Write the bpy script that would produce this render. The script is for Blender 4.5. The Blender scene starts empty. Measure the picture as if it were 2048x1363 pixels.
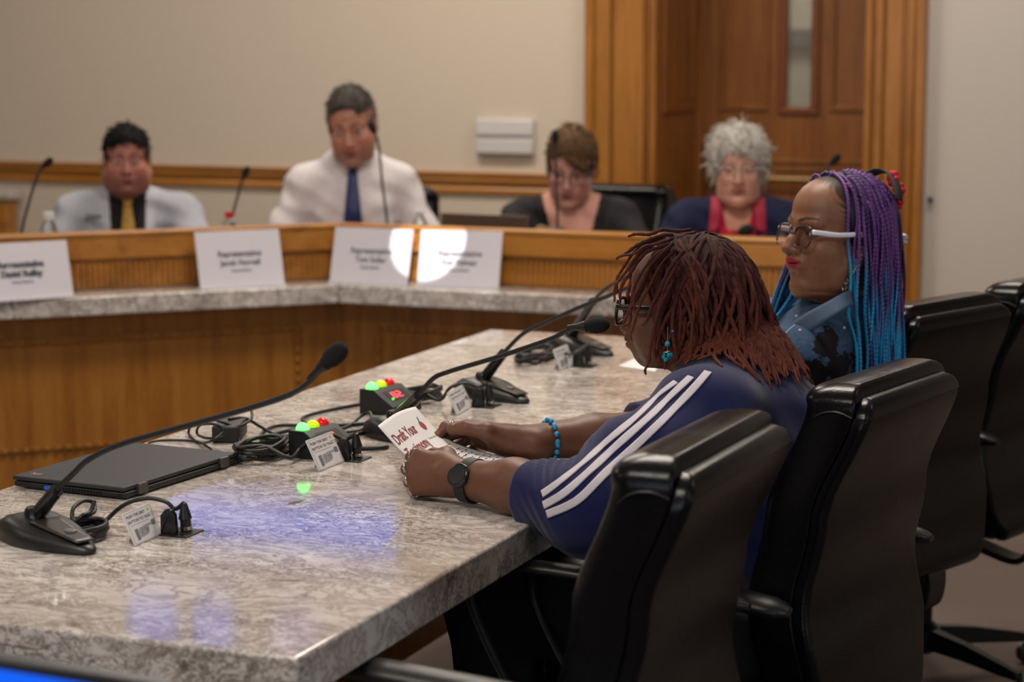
import bpy, bmesh, math, random
import numpy as np
from mathutils import Vector, Matrix, Euler, noise
from mathutils.bvhtree import BVHTree
random.seed(7); rng=np.random.default_rng(7)
PI=math.pi; sin=math.sin; cos=math.cos
SC=bpy.context.scene; COL=SC.collection
R=math.radians
# ---------------- camera geometry (photo measured) ----------------
F,PITCH,YAW,HC=4203.6,.1393,.3789,1.497
TZ=.76                                     # height of the granite table top
def ray(x,y):
    a=(x-1024)/F;b=-(y-681.5)/F
    cp,sp=cos(PITCH),sin(PITCH);s,c=sin(YAW),cos(YAW)
    d=(a,cp+b*sp,-sp+b*cp)
    return Vector((d[0]*c-d[1]*s,d[0]*s+d[1]*c,d[2]))
CO=Vector((0,0,HC))
def pz(x,y,z): r=ray(x,y);return CO+r*((z-HC)/r.z)
def py(x,y,Y): r=ray(x,y);return CO+r*(Y/r.y)
def px(x,y,X): r=ray(x,y);return CO+r*(X/r.x)
def pd(x,y,d): return CO+ray(x,y)*d
# ---------------- materials ----------------
def lin(c):
    if isinstance(c,str): c=[int(c[i:i+2],16)/255 for i in (0,2,4)]
    return tuple((v/12.92 if v<=.04045 else ((v+.055)/1.055)**2.4) for v in c[:3])+(1,)
class NT:
    def __init__(s,name):
        s.m=bpy.data.materials.new(name);s.m.use_nodes=True;s.t=s.m.node_tree;s.b=s.t.nodes['Principled BSDF'];s.tc=None
    def n(s,kind,**k):
        nd=s.t.nodes.new(kind)
        for a,v in k.items():
            if a in nd.inputs.keys(): nd.inputs[a].default_value=v
            else: setattr(nd,a,v)
        return nd
    def l(s,a,b): s.t.links.new(a,b)
    def coord(s,scale=(1,1,1),rot=(0,0,0),kind='Object'):
        tc=s.n('ShaderNodeTexCoord');mp=s.n('ShaderNodeMapping');mp.inputs['Scale'].default_value=scale;mp.inputs['Rotation'].default_value=rot
        s.l(tc.outputs[kind],mp.inputs[0]);return mp.outputs[0]
    def noise(s,vec,scale,detail=4,rough=.55,dist=0):
        nd=s.n('ShaderNodeTexNoise');nd.inputs['Scale'].default_value=scale;nd.inputs['Detail'].default_value=detail;nd.inputs['Roughness'].default_value=rough;nd.inputs['Distortion'].default_value=dist
        s.l(vec,nd.inputs['Vector']);return nd.outputs['Fac']
    def ramp(s,fac,stops,interp='LINEAR'):
        r=s.n('ShaderNodeValToRGB');r.color_ramp.interpolation=interp;e=r.color_ramp.elements
        while len(e)<len(stops): e.new(.5)
        for i,(p,c) in enumerate(stops): e[i].position=p;e[i].color=lin(c)
        s.l(fac,r.inputs[0]);return r.outputs[0]
    def mix(s,fac,a,b,mode='MIX'):
        m=s.n('ShaderNodeMix',data_type='RGBA',blend_type=mode)
        for i,v in ((0,fac),(6,a),(7,b)):
            if hasattr(v,'is_output') or hasattr(v,'links'): s.l(v,m.inputs[i])
            else: m.inputs[i].default_value=v
        return m.outputs[2]
    def bump(s,h,strength=.3,dist=.001):
        b=s.n('ShaderNodeBump');b.inputs['Strength'].default_value=strength;b.inputs['Distance'].default_value=dist
        s.l(h,b.inputs['Height']);s.l(b.outputs[0],s.b.inputs['Normal'])
    def set(s,**k):
        for a,v in k.items():
            a=a.replace('_',' ')
            if hasattr(v,'links'): s.l(v,s.b.inputs[a])
            else: s.b.inputs[a].default_value=v
        return s.m
def plain(name,c,rough=.5,metal=0,bump=0,bscale=300,var=0,**k):
    t=NT(name);v=t.coord();nz=t.noise(v,bscale,3)
    col=lin(c)
    if var:
        d=tuple(max(0,x*(1-var)) for x in col[:3])+(1,);b=tuple(min(1,x*(1+var)) for x in col[:3])+(1,)
        col=t.mix(t.noise(v,bscale*.07,4),d,b)
    t.set(Base_Color=col,Roughness=rough,Metallic=metal,**k)
    if bump: t.bump(nz,bump,.001)
    return t.m
def emis(name,c,st,base='101010'):
    t=NT(name);t.set(Base_Color=lin(base),Roughness=.3,Emission_Color=lin(c),Emission_Strength=st);return t.m
def wood(name,c1,c2,c3,scale=1,axis='Z',rough=.38,coat=.25):
    t=NT(name)
    sc={'Z':(9,9,.7),'X':(.7,9,9),'D':(5,5,.6)}[axis]
    v=t.coord(tuple(x*scale for x in sc));n1=t.noise(v,2.2,6,.6,.6);n2=t.noise(t.coord(tuple(x*scale*7 for x in sc)),3,4,.6,.2)
    a=t.ramp(n1,[(.3,c1),(.5,c2),(.72,c3)]);b=t.mix(.25,a,t.ramp(n2,[(.35,c1),(.65,c3)]))
    t.set(Base_Color=b,Roughness=rough,Coat_Weight=coat,Coat_Roughness=.2);t.bump(n2,.08,.001);return t.m
def granite(name,stretch=(1,1,1),bright=1.0):
    t=NT(name);v=t.coord(stretch)
    big=t.noise(v,3.2,5,.6,1.2);mid=t.noise(v,11,7,.68,2.4);fine=t.noise(v,42,6,.7,1.6);sp=t.noise(v,170,3,.6,.3)
    base=t.ramp(big,[(.3,'c3b9b1'),(.5,'dad3cc'),(.7,'ece8e3')])
    veinA=t.ramp(mid,[(.42,'000000'),(.485,'ffffff'),(.50,'ffffff'),(.54,'000000')])
    veinB=t.ramp(fine,[(.45,'000000'),(.492,'ffffff'),(.508,'ffffff'),(.55,'000000')])
    veinC=t.ramp(fine,[(.30,'ffffff'),(.40,'000000')])
    zone=t.ramp(t.noise(v,4.5,4,.6,.8),[(.38,'222222'),(.62,'ffffff')])
    def mul(x,k,y=None):
        f=t.n('ShaderNodeMath',operation='MULTIPLY');t.l(x,f.inputs[0])
        if y is None: f.inputs[1].default_value=k;return f.outputs[0]
        t.l(y,f.inputs[1]);return mul(f.outputs[0],k)
    c=t.mix(mul(veinA,.75),base,lin('9a8d84'))
    c=t.mix(mul(veinB,.95,zone),c,lin('5d5048'))
    c=t.mix(mul(veinC,.9,zone),c,lin('6a5b50'))
    c=t.mix(mul(t.ramp(t.noise(v,6.5,6,.75,1.0),[(.57,'000000'),(.63,'ffffff')]),.45),c,lin('8b7b6e'))
    c=t.mix(mul(t.ramp(t.noise(v,13,6,.75,1.4),[(.60,'000000'),(.64,'ffffff')]),.7),c,lin('64564b'))
    c=t.mix(mul(t.ramp(t.noise(t.coord(stretch,(0,0,1)),16,6,.7,1.2),[(.60,'000000'),(.65,'ffffff')]),.5),c,lin('f4f1ee'))
    t.set(Base_Color=c,Roughness=.09,Specular_IOR_Level=.5);return t.m
# ---------------- mesh builder ----------------
class MB:
    def __init__(s): s.v=[];s.f=[];s.c=None
    def add(s,v,f):
        o=len(s.v);s.v+= [Vector(p) for p in v];s.f+=[tuple(i+o for i in q) for q in f];return s
    def box(s,c,d,rot=None):
        x,y,z=[t/2 for t in d];vs=[Vector((a*x,b*y,e*z)) for a in(-1,1) for b in(-1,1) for e in(-1,1)]
        if rot is not None:
            M=rot if isinstance(rot,Matrix) else Matrix.Rotation(rot,3,'Z'); vs=[M@p for p in vs]
        return s.add([p+Vector(c) for p in vs],[(0,1,3,2),(4,6,7,5),(0,4,5,1),(2,3,7,6),(0,2,6,4),(1,5,7,3)])
    def b2(s,a,b): # box from corners
        return s.box([(p+q)/2 for p,q in zip(a,b)],[abs(q-p) for p,q in zip(a,b)])
    def prism(s,poly,ext,org=(0,0,0),U=(1,0,0),V=(0,1,0)):
        U=Vector(U);V=Vector(V);E=Vector(ext);o=Vector(org);n=len(poly)
        a=[o+U*p[0]+V*p[1] for p in poly];return s.add(a+[p+E for p in a],[tuple(range(n))[::-1],tuple(range(n,2*n))]+[(i,(i+1)%n,n+(i+1)%n,n+i) for i in range(n)])
    def tube(s,path,r,n=10,caps=True,flat=None):
        path=[Vector(p) for p in path];m=len(path)
        if not hasattr(r,'__len__'): r=[r]*m
        up=Vector((0,0,1));vs=[];prev=None
        for i,p in enumerate(path):
            t=(path[min(i+1,m-1)]-path[max(i-1,0)]).normalized()
            if prev is None:
                a=up if abs(t.z)<.9 else Vector((1,0,0));u=t.cross(a).normalized()
            else:
                u=(prev-t*prev.dot(t)); u=u.normalized() if u.length>1e-6 else t.orthogonal().normalized()
            prev=u;w=t.cross(u)
            for k in range(n):
                an=2*PI*k/n;q=u*cos(an)*r[i]+w*sin(an)*r[i]*(flat or 1);vs.append(p+q)
        fs=[(i*n+k,i*n+(k+1)%n,(i+1)*n+(k+1)%n,(i+1)*n+k) for i in range(m-1) for k in range(n)]
        if caps: fs+=[tuple(range(n))[::-1],tuple((m-1)*n+k for k in range(n))]
        return s.add(vs,fs)
    def lathe(s,prof,o=(0,0,0),axis=(0,0,1),n=24,sx=1,sy=1,caps=True):
        ax=Vector(axis).normalized();q=Vector((0,0,1)).rotation_difference(ax);vs=[];m=len(prof)
        for r,z in prof:
            for k in range(n):
                a=2*PI*k/n;vs.append(q@Vector((r*cos(a)*sx,r*sin(a)*sy,z))+Vector(o))
        fs=[(i*n+k,i*n+(k+1)%n,(i+1)*n+(k+1)%n,(i+1)*n+k) for i in range(m-1) for k in range(n)]
        if caps: fs+=[tuple(range(n))[::-1],tuple((m-1)*n+k for k in range(n))]
        return s.add(vs,fs)
    def ell(s,c,r,n=16,m=10,rot=None):
        if not hasattr(r,'__len__'): r=(r,r,r)
        vs=[];
        for i in range(1,m):
            th=PI*i/m
            for k in range(n):
                a=2*PI*k/n;p=Vector((r[0]*sin(th)*cos(a),r[1]*sin(th)*sin(a),r[2]*cos(th)))
                if rot is not None:p=rot@p
                vs.append(p+Vector(c))
        tp=Vector((0,0,r[2]));
        if rot is not None: tp=rot@tp
        vs+=[tp+Vector(c),-tp+Vector(c)];T=len(vs)-2;B=T+1
        fs=[(i*n+k,(i+1)*n+k,(i+1)*n+(k+1)%n,i*n+(k+1)%n) for i in range(m-2) for k in range(n)]
        fs+=[(T,k,(k+1)%n) for k in range(n)]+[(B,(m-2)*n+(k+1)%n,(m-2)*n+k) for k in range(n)]
        return s.add(vs,fs)
    def grid(s,fn,nu,nv,thick=None):
        vs=[Vector(fn(i/nu,j/nv)) for i in range(nu+1) for j in range(nv+1)];W=nv+1
        fs=[(i*W+j,(i+1)*W+j,(i+1)*W+j+1,i*W+j+1) for i in range(nu) for j in range(nv)]
        return s.add(vs,fs)
    def loft(s,rings,caps=True):
        n=len(rings[0]);m=len(rings);vs=[p for r in rings for p in r]
        fs=[(i*n+k,i*n+(k+1)%n,(i+1)*n+(k+1)%n,(i+1)*n+k) for i in range(m-1) for k in range(n)]
        if caps: fs+=[tuple(range(n))[::-1],tuple((m-1)*n+k for k in range(n))]
        return s.add(vs,fs)
    def xf(s,M):
        s.v=[M@p for p in s.v];return s
WM={}     # world matrices of things and parts
def link(o,parent=None,M=None):
    COL.objects.link(o)
    if parent is not None: o.parent=parent
    WM[o.name]=(M if M is not None else (WM[parent.name] if parent is not None else Matrix()))
def thing(name,label,cat,loc=(0,0,0),rz=0,group=None):
    o=bpy.data.objects.new(name,None);o.empty_display_size=.05;o.location=loc;o.rotation_euler=(0,0,rz)
    o['label']=label;o['category']=cat
    if group:o['group']=group
    link(o,None,Matrix.Translation(loc)@Matrix.Rotation(rz,4,'Z'));return o
def mk(name,mb,mat,parent=None,world=True,bevel=0,smooth=35,seg=2,label=None,subs=0,solid=0):
    """one mesh object; world=True: the builder holds world coordinates, else the parent's local ones"""
    me=bpy.data.meshes.new(name)
    vs=mb.v
    if world and parent is not None:
        Mi=WM[parent.name].inverted();vs=[Mi@p for p in vs]
    org=None
    if parent is None and world and len(vs):
        a=np.array([tuple(p) for p in vs]);org=Vector(((a[:,0].min()+a[:,0].max())/2,(a[:,1].min()+a[:,1].max())/2,a[:,2].min()))
        vs=[p-org for p in vs]
    me.from_pydata([tuple(p) for p in vs],[],mb.f);me.validate();me.update()
    bm=bmesh.new();bm.from_mesh(me);bmesh.ops.recalc_face_normals(bm,faces=bm.faces);bm.to_mesh(me);bm.free()
    for m in (mat if isinstance(mat,(list,tuple)) else [mat]): me.materials.append(m)
    o=bpy.data.objects.new(name,me)
    if smooth is not None:
        me.polygons.foreach_set('use_smooth',[True]*len(me.polygons));me.set_sharp_from_angle(angle=R(smooth))
    if solid:
        md=o.modifiers.new('s','SOLIDIFY');md.thickness=solid;md.offset=0
    if bevel:
        md=o.modifiers.new('b','BEVEL');md.width=bevel;md.segments=seg;md.limit_method='ANGLE';md.angle_limit=R(40);md.harden_normals=False
    if subs:
        md=o.modifiers.new('u','SUBSURF');md.levels=subs;md.render_levels=subs
    if org is not None:o.location=org
    link(o,parent,Matrix.Translation(org) if org is not None else None)
    if label:o['label']=label
    return o
def tag(o,label,cat,group=None,kind=None):
    o['label']=label;o['category']=cat
    if group:o['group']=group
    if kind:o['kind']=kind
    return o
def struct(name,mb,mat,bevel=0,smooth=35,**k):
    o=mk(name,mb,mat,None,bevel=bevel,smooth=smooth,**k);o['kind']='structure';return o
def dup(root,loc,rz,label,group=None):
    r=root.copy();COL.objects.link(r);r.location=loc;r.rotation_euler=(0,0,rz);r['label']=label
    if group:r['group']=group
    WM[r.name]=Matrix.Translation(loc)@Matrix.Rotation(rz,4,'Z')
    for ch in list(root.children):
        c=ch.copy();COL.objects.link(c);c.parent=r
        for g in list(ch.children):
            d=g.copy();COL.objects.link(d);d.parent=c
    return r
def crom(pts,k=8,closed=False):
    P=[Vector(p) for p in pts];n=len(P);out=[]
    rngs=range(n if closed else n-1)
    for i in rngs:
        if closed:a,b,c,d=P[(i-1)%n],P[i],P[(i+1)%n],P[(i+2)%n]
        else:a,b,c,d=P[max(i-1,0)],P[i],P[i+1],P[min(i+2,n-1)]
        for j in range(k):
            t=j/k;out.append(.5*((2*b)+(c-a)*t+(2*a-5*b+4*c-d)*t*t+(3*b-3*c+d-a)*t**3))
    if not closed: out.append(P[-1])
    return out
_txt={}
def text(s,size=1,off=0,align='LEFT',spacing=1,res=4):
    cu=bpy.data.curves.new('t','FONT');cu.body=s;cu.size=size;cu.offset=off;cu.align_x=align;cu.space_character=spacing;cu.resolution_u=res
    ob=bpy.data.objects.new('t',cu);COL.objects.link(ob);dg=bpy.context.evaluated_depsgraph_get();dg.update()
    me=bpy.data.meshes.new_from_object(ob.evaluated_get(dg));v=[Vector(p.co) for p in me.vertices];f=[tuple(p.vertices) for p in me.polygons]
    bpy.data.objects.remove(ob);bpy.data.curves.remove(cu);bpy.data.meshes.remove(me);return v,f
def put_text(mb,s,size,fn,off=0,align='LEFT',spacing=1,x=0,y=0,stretch=1):
    v,f=text(s,size,off,align,spacing);mb.add([fn(p.x*stretch+x,p.y+y) for p in v],f)
def frame_fn(o,U,V,N,lift=.0004):
    o=Vector(o);U=Vector(U);V=Vector(V);N=Vector(N);return lambda x,y:o+U*x+V*y+N*lift
# ---------------- shared materials ----------------
G_top=granite('granite_speckled',(.62,1,1)); G_dais=granite('granite_dais',(1,1,1))
WOOD=wood('honey_oak','7a4a12','a06622','b27a33');WOODX=wood('honey_oak_rail','855214','ac6e22','bd8236',axis='X');WOODD=wood('oak_door','6a3b0a','8c5216','9a6222')
BLK=plain('black_plastic','161617',.38,bump=.15,bscale=900);BLKG=plain('black_gloss_plastic','1a1a1b',.2);RUB=plain('black_rubber_cable','141415',.45)
FOAM=plain('black_foam','0e0e0f',.95,bump=.9,bscale=1200);LEA=None
def leather():
    t=NT('black_leather');v=t.coord();n=t.noise(v,260,3,.6);w=t.n('ShaderNodeTexVoronoi');w.inputs['Scale'].default_value=330;t.l(v,w.inputs['Vector'])
    big=t.noise(v,5,3)
    t.set(Base_Color=t.mix(big,lin('08080b'),lin('0c0c0f')),Roughness=t.ramp(big,[(.3,'808080'),(.7,'989898')]),Specular_IOR_Level=.2)
    t.bump(w.outputs['Distance'],.22,.0006);return t.m
LEA=leather();METB=plain('dark_metal','1b1c1f',.35,.6)
STEEL=plain('brushed_steel','b9b6b0',.25,1);BRASS=plain('brass','9c835a',.42,1);WHITEP=plain('white_paper','e6e3e3',.6);
wl=NT('wall_paint');v=wl.coord();wl.set(Base_Color=wl.mix(wl.noise(v,1.2,3),lin('cbbdab'),lin('cfc2b0')),Roughness=.85);wl.bump(wl.noise(v,220,3),.1,.001);WALL=wl.m
wl=NT('wall_grey');v=wl.coord();wl.set(Base_Color=wl.mix(wl.noise(v,1.2,3),lin('c0b8ae'),lin('c5bdb3')),Roughness=.85);WALL2=wl.m  # slightly greyer wall tone for the right-hand walls
cp=NT('brown_carpet');v=cp.coord();n=cp.noise(v,240,3,.7);ww=cp.n('ShaderNodeTexWave',wave_type='BANDS');ww.inputs['Scale'].default_value=38;ww.inputs['Distortion'].default_value=5;ww.inputs['Detail'].default_value=3;cp.l(v,ww.inputs['Vector'])
cp.set(Base_Color=cp.mix(n,cp.mix(ww.outputs['Fac'],lin('4a3f3a'),lin('5d504a')),lin('7b6c63')),Roughness=.95);cp.bump(n,.6,.003);CARPET=cp.m
CEIL=plain('ceiling_tile_white','d8d4cc',.9)
# ---------------- the room ----------------
YW=8.4
XL,XR,YB=-8.6,2.6,-3.2;CH=3.1
struct('floor',MB().b2((XL-.2,YB-.2,-.1),(XR+.2,YW+1.2,0)),CARPET)
struct('ceiling',MB().b2((XL-.2,YB-.2,CH),(XR+.2,YW+1.2,CH+.1)),CEIL)
m=MB();m.b2((XL,YW,0),(-2.72,YW+.15,CH));m.b2((-2.72,YW,2.45),(-1.79,YW+.15,CH));struct('wall_back',m,WALL)
struct('wall_back_right',MB().b2((-1.79,YW,0),(XR,YW+.15,CH)),WALL2)
struct('wall_left',MB().b2((XL-.15,YB,0),(XL,YW,CH)),WALL)
struct('wall_right',MB().b2((XR,YB,0),(XR+.15,YW+.15,CH)),WALL2)
struct('wall_front',MB().b2((XL,YB-.15,0),(XR,YB,CH)),WALL)
# door recess: casings, reveal, door leaf
def casing(x0,x1,name,prof):
    m=MB();m.b2((x0,YW-.02,0),(x1,YW,2.6))
    for a,b,d in prof: m.b2((x0+(x1-x0)*a,YW-.02-d,0),(x0+(x1-x0)*b,YW-.018,2.6))
    return struct(name,m,WOOD,bevel=.004)
casing(-3.0,-2.69,'trim_1',[(0,.12,.03),(.12,.2,.012),(.2,.36,.022),(.42,.84,.03),(.84,.88,.012),(.93,1,.024)])
casing(-1.815,-1.575,'trim_2',[(0,.1,.024),(.17,.30,.03),(.34,.62,.022),(.70,.8,.012),(.84,1,.035)])
struct('trim_3',MB().b2((-3.0,YW-.05,2.45),(-1.575,YW,2.7)),WOODX,bevel=.01)
m=MB();m.b2((-2.72,YW,0),(-2.69,YW+.6,2.45))
m.b2((-2.695,YW+.05,1.262),(-2.675,YW+.09,2.4));m.b2((-2.695,YW+.46,1.262),(-2.675,YW+.5,2.4));m.b2((-2.695,YW+.05,1.22),(-2.675,YW+.5,1.26));m.b2((-2.695,YW+.2,1.26),(-2.682,YW+.36,2.38));m.b2((-2.695,YW+.55,0),(-2.66,YW+.6,2.45))
m.b2((-1.815,YW,0),(-1.785,YW+.6,2.45));m.b2((-2.72,YW,2.43),(-1.785,YW+.6,2.46));struct('trim_4',m,WOODD,bevel=.003)
YD=YW+.58
d1=thing('door_1','tall honey oak door with narrow glass light and brass panic bar','door',(-2.25,YD,0));d1['kind']='structure'
for k in('label','category'): del d1[k]
m=MB();gx0,gx1,gz0=-2.292,-2.182,1.235
m.b2((-2.69,YD,0),(gx0,YD+.045,2.43));m.b2((gx1,YD,0),(-1.81,YD+.045,2.43));m.b2((gx0,YD,0),(gx1,YD+.045,gz0));m.b2((gx0,YD,2.3),(gx1,YD+.045,2.43))
mk('door_leaf',m,WOODD,d1,bevel=.002)
m=MB()
for x0,x1 in((-2.59,-2.37),(-2.10,-1.90)):
    for a,b,c,d in((x0,1.22,x1,1.245),(x0,2.3,x1,2.325),(x0,1.246,x0+.022,2.299),(x1-.022,1.246,x1,2.299)): m.b2((a,YD-.016,b),(c,YD+.002,d))
for z in(1.0,.965,.93): m.b2((-2.6,YD-.012,z-.009),(-1.88,YD+.002,z+.009))
for z0,z1 in((.30,.84),): 
    for a,b,c,d in((-2.58,z0,-1.9,z0+.022),(-2.58,z1-.022,-1.9,z1),(-2.58,z0+.023,-2.558,z1-.023),(-1.922,z0+.023,-1.9,z1-.023)): m.b2((a,YD-.014,b),(c,YD+.002,d))
mk('door_moulding',m,WOODD,d1,bevel=.003)
m=MB();
for a,b,c,d in((gx0-.035,gz0-.03,gx1+.035,gz0),(gx0-.035,gz0+.001,gx0,2.299),(gx1,gz0+.001,gx1+.035,2.299),(gx0-.035,2.3,gx1+.035,2.33)): m.b2((a,YD-.02,b),(c,YD+.002,d))
mk('glass_frame',m,wood('oak_red','5e2c08','7a3d10','84481a'),d1,bevel=.004)
gl=NT('door_glass');gl.set(Base_Color=lin('c8ccc6'),Roughness=.08,Transmission_Weight=.85,IOR=1.1);mk('glass_pane',MB().b2((gx0,YD+.015,gz0),(gx1,YD+.021,2.3)),gl.m,d1)
m=MB();m.tube([(-2.60,YD-.055,.925),(-1.95,YD-.055,.925)],.014,14);m.b2((-2.63,YD-.075,.9),(-2.58,YD,.95));m.b2((-1.99,YD-.075,.9),(-1.94,YD,.95));mk('panic_bar',m,BRASS,d1,bevel=.003)
m=MB();m.b2((-2.645,YD-.012,.93),(-2.585,YD,1.12));m.tube(crom([(-2.615,YD-.01,1.1),(-2.615,YD-.06,1.09),(-2.615,YD-.065,1.03),(-2.615,YD-.06,.97),(-2.615,YD-.01,.955)]),.009,10);mk('door_handle',m,BRASS,d1,bevel=.003)
# corridor behind the glass
struct('wall_corridor',MB().b2((-4.2,YD+1.3,0),(-.8,YD+1.4,CH)).b2((-4.2,YD+.1,0),(-4.1,YD+1.3,CH)).b2((-.9,YD+.1,0),(-.8,YD+1.3,CH)),plain('corridor_paint','b9b3a6',.8))
struct('trim_8',MB().b2((-4.1,YD+1.27,1.5),(-.9,YD+1.3,1.58)),plain('corridor_rail','6a6058',.6))
# chair rail along the back wall
m=MB();m.prism([(0,.865),(-.018,.865),(-.022,.885),(-.014,.895),(-.014,.905),(-.034,.922),(-.03,.935),(-.042,.948),(-.042,.958),(0,.958)],(XL*-1-3.0,0,0),(XL,YW,0),U=(0,1,0),V=(0,0,1));struct('trim_5',m,WOODX,bevel=.002,smooth=60)
struct('baseboard_back',MB().b2((XL,YW-.02,0),(-3.0,YW,.14)),WOODX,bevel=.005)
struct('baseboard_right',MB().b2((-1.575,YW-.02,0),(XR,YW,.14)),WOODX,bevel=.005)
# wall box (light grey, two covers)
wb=thing('wall_control_panel','light grey two-part plastic panel mounted on beige wall above wooden rail','control panel',(-3.366,YW,1.04))
mk('back_plate',MB().b2((-3.5,YW-.03,1.035),(-3.235,YW,1.19)),plain('offwhite_plastic','c6c1bd',.5),wb,bevel=.006)
mk('cover',MB().b2((-3.495,YW-.042,1.118),(-3.24,YW-.03,1.186)),plain('offwhite_cover','d2cdca',.45),wb,bevel=.006)
mk('cover',MB().b2((-3.495,YW-.042,1.04),(-3.24,YW-.03,1.105)),plain('offwhite_cover2','cbc7c4',.45),wb,bevel=.006)
kn=py(1847,398,YW);kk=MB();kk.lathe([(.007,0),(.007,.010),(.011,.014),(.011,.022),(.006,.026)],(kn.x+.03,YW,kn.z),(0,-1,0));tag(mk('round_doorstop',kk,METB),'small dark round doorstop on pale wall just right of door casing','doorstop')
# ---------------- lighting ----------------
def area(name,loc,rot,sx,sy,pw,col=(1,1,1),spread=None):
    l=bpy.data.lights.new(name,'AREA');l.shape='RECTANGLE';l.size=sx;l.size_y=sy;l.energy=pw;l.color=col
    if spread:l.spread=spread
    o=bpy.data.objects.new(name,l);o.location=loc;o.rotation_euler=rot;COL.objects.link(o);return o
WARM=(1,.895,.78);COOL=(.72,.84,1)
LP=[]
for x,y,p in((-5.2,1.0,20),(-5.2,4.2,20),(-5.4,7.0,9),(-1.6,1.2,34),(-1.6,4.4,40),(-3.3,6.9,36),(-1.2,7.2,22),(.9,4.5,7),(.9,1.2,5)):
    area('ceiling_lamp',(x,y,CH-.03),(0,0,0),1.1,.55,p*.9,WARM)
area('ceiling_lamp',(-2.3,YD+.75,3.0),(0,0,0),1.2,.4,34,WARM)  # unseen lamp added to brighten the corridor behind the door glass
area('window_light',(XR-.05,1.2,1.75),(0,R(90),0),1.3,3.4,15,COOL)
area('window_light',(-1.6,YB+.05,1.8),(R(90),0,0),4.5,1.3,36,COOL)
w=bpy.data.worlds.new('w');SC.world=w;w.use_nodes=True;w.node_tree.nodes['Background'].inputs[0].default_value=(.9,.92,1,1);w.node_tree.nodes['Background'].inputs[1].default_value=.1
# wall screens high on the back wall (seen mirrored in the polished table)
def screen(name,x0,x1,z0,z1,label,c,st):
    t=thing(name,label,'screen',((x0+x1)/2,YW-.06,z0))
    mk('bezel',MB().b2((x0-.03,YW-.06,z0-.03),(x1+.03,YW-.002,z1+.03)),BLK,t,bevel=.004)
    mk('display',MB().b2((x0,YW-.066,z0),(x1,YW-.059,z1)),emis('blue_display',c,st),t)
screen('wall_screen',-5.05,-3.88,2.10,2.27,'wide blue lit screen high on back wall mirrored in table top','1f70ff',1.25)
for x0,x1,c,st,lb in((-5.27,-5.02,'2a66f0',1.3,'small blue lit screen high on back wall, left of a row of three'),(-4.92,-4.72,'2a66f0',1.3,'small blue lit screen high on back wall, middle of a row of three'),(-4.5,-4.28,'9a7ad0',.8,'small violet lit screen high on back wall, right of a row of three')): screen('wall_screen',x0,x1,2.62,2.80,lb,c,st)
# ---------------- testimony table ----------------
tx0,tx1,ty0,ty1=-2.08,-1.16,2.205,5.07
tb=thing('testimony_table','long table with speckled granite top in front of seated women','table',((tx0+tx1)/2,(ty0+ty1)/2,0))
mk('table_top',MB().b2((tx0,ty0,TZ-.06),(tx1,ty1,TZ)),G_top,tb,bevel=.0045,seg=3)
m=MB();m.b2((tx0+.08,ty0+.1,.1),(tx0+.12,ty1-.1,TZ-.06));m.b2((tx0+.12,ty0+.1,.1),(tx1-.32,ty0+.14,TZ-.06));m.b2((tx0+.12,ty1-.14,.1),(tx1-.32,ty1-.1,TZ-.06));mk('modesty_panel',m,WOOD,tb,bevel=.003)
for x in(tx0+.06,tx1-.36):
    for y in(ty0+.12,ty1-.2): mk('leg',MB().b2((x,y,0),(x+.07,y+.07,TZ-.06)),WOOD,tb,bevel=.004)
# ---------------- dais ----------------
PYF=6.02                              # face of the parapet, right wing, parallel to the back wall
K=Vector((-2.983,PYF,0));D45=Vector((-1,-1,0)).normalized();LL=3.4;RX=-1.27
def wing(poly_off0,poly_off1,z0,z1,left=True,right=True):
    """strip between two offsets in front of the parapet face (negative = behind)"""
    N1=Vector((0,-1,0));N2=Vector((1,-1,0)).normalized();b=(N1+N2)/(1+N1.dot(N2))
    m=MB()
    def P(o,which):
        if which==0:return K+N2*o+D45*LL
        if which==1:return K+b*o
        return Vector((RX,PYF-o,0))
    for a,c in(((0,1),(1,2))):
        if (a,c)==(0,1) and not left: continue
        if (a,c)==(1,2) and not right: continue
        q=[P(poly_off0,a),P(poly_off0,c),P(poly_off1,c),P(poly_off1,a)]
        m.add([Vector((p.x,p.y,z)) for z in(z0,z1) for p in q],[(0,1,2,3)[::-1],(4,5,6,7),(0,1,5,4),(1,2,6,5),(2,3,7,6),(3,0,4,7)])
    return m
N2=Vector((1,-1,0)).normalized()
da=thing('dais_desk','curving oak committee desk with granite ledge and carved front panels','desk',(K.x,K.y,0))
mk('front_panel',wing(-.06,.02,0,TZ-.055),WOOD,da,bevel=.002)
mk('granite_ledge',wing(.0,.17,TZ-.058,TZ),G_dais,da,bevel=.006,seg=3)
mk('parapet',wing(-.035,-.008,TZ,.925),WOODX,da)
mk('parapet_board',wing(-.02,.012,.852,.925),WOODX,da,bevel=.007)
mk('parapet_cap',wing(-.05,.018,.921,.937),WOODX,da,bevel=.006)
mk('desk_surface',wing(-.45,-.035,TZ-.03,TZ),WOODX,da,bevel=.003)
mk('panel_back',wing(-.10,-.06,0,TZ-.03),WOOD,da)
# frieze dentils below the board
def along(left,s,o,z):
    return (K+D45*s+N2*o if left else K+Vector((s,-o,0)))+Vector((0,0,z))
m=MB()
for s in np.arange(.02,3.38,.018):
    if s<1.66: c=along(False,s,-.004,.806);m.box(c,(.007,.008,.075))
    if s<LL: c=along(True,s,-.004,.806);m.box(c,(.007,.008,.075),PI/4)
mk('fluted_frieze',m,WOODX,da)
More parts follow.
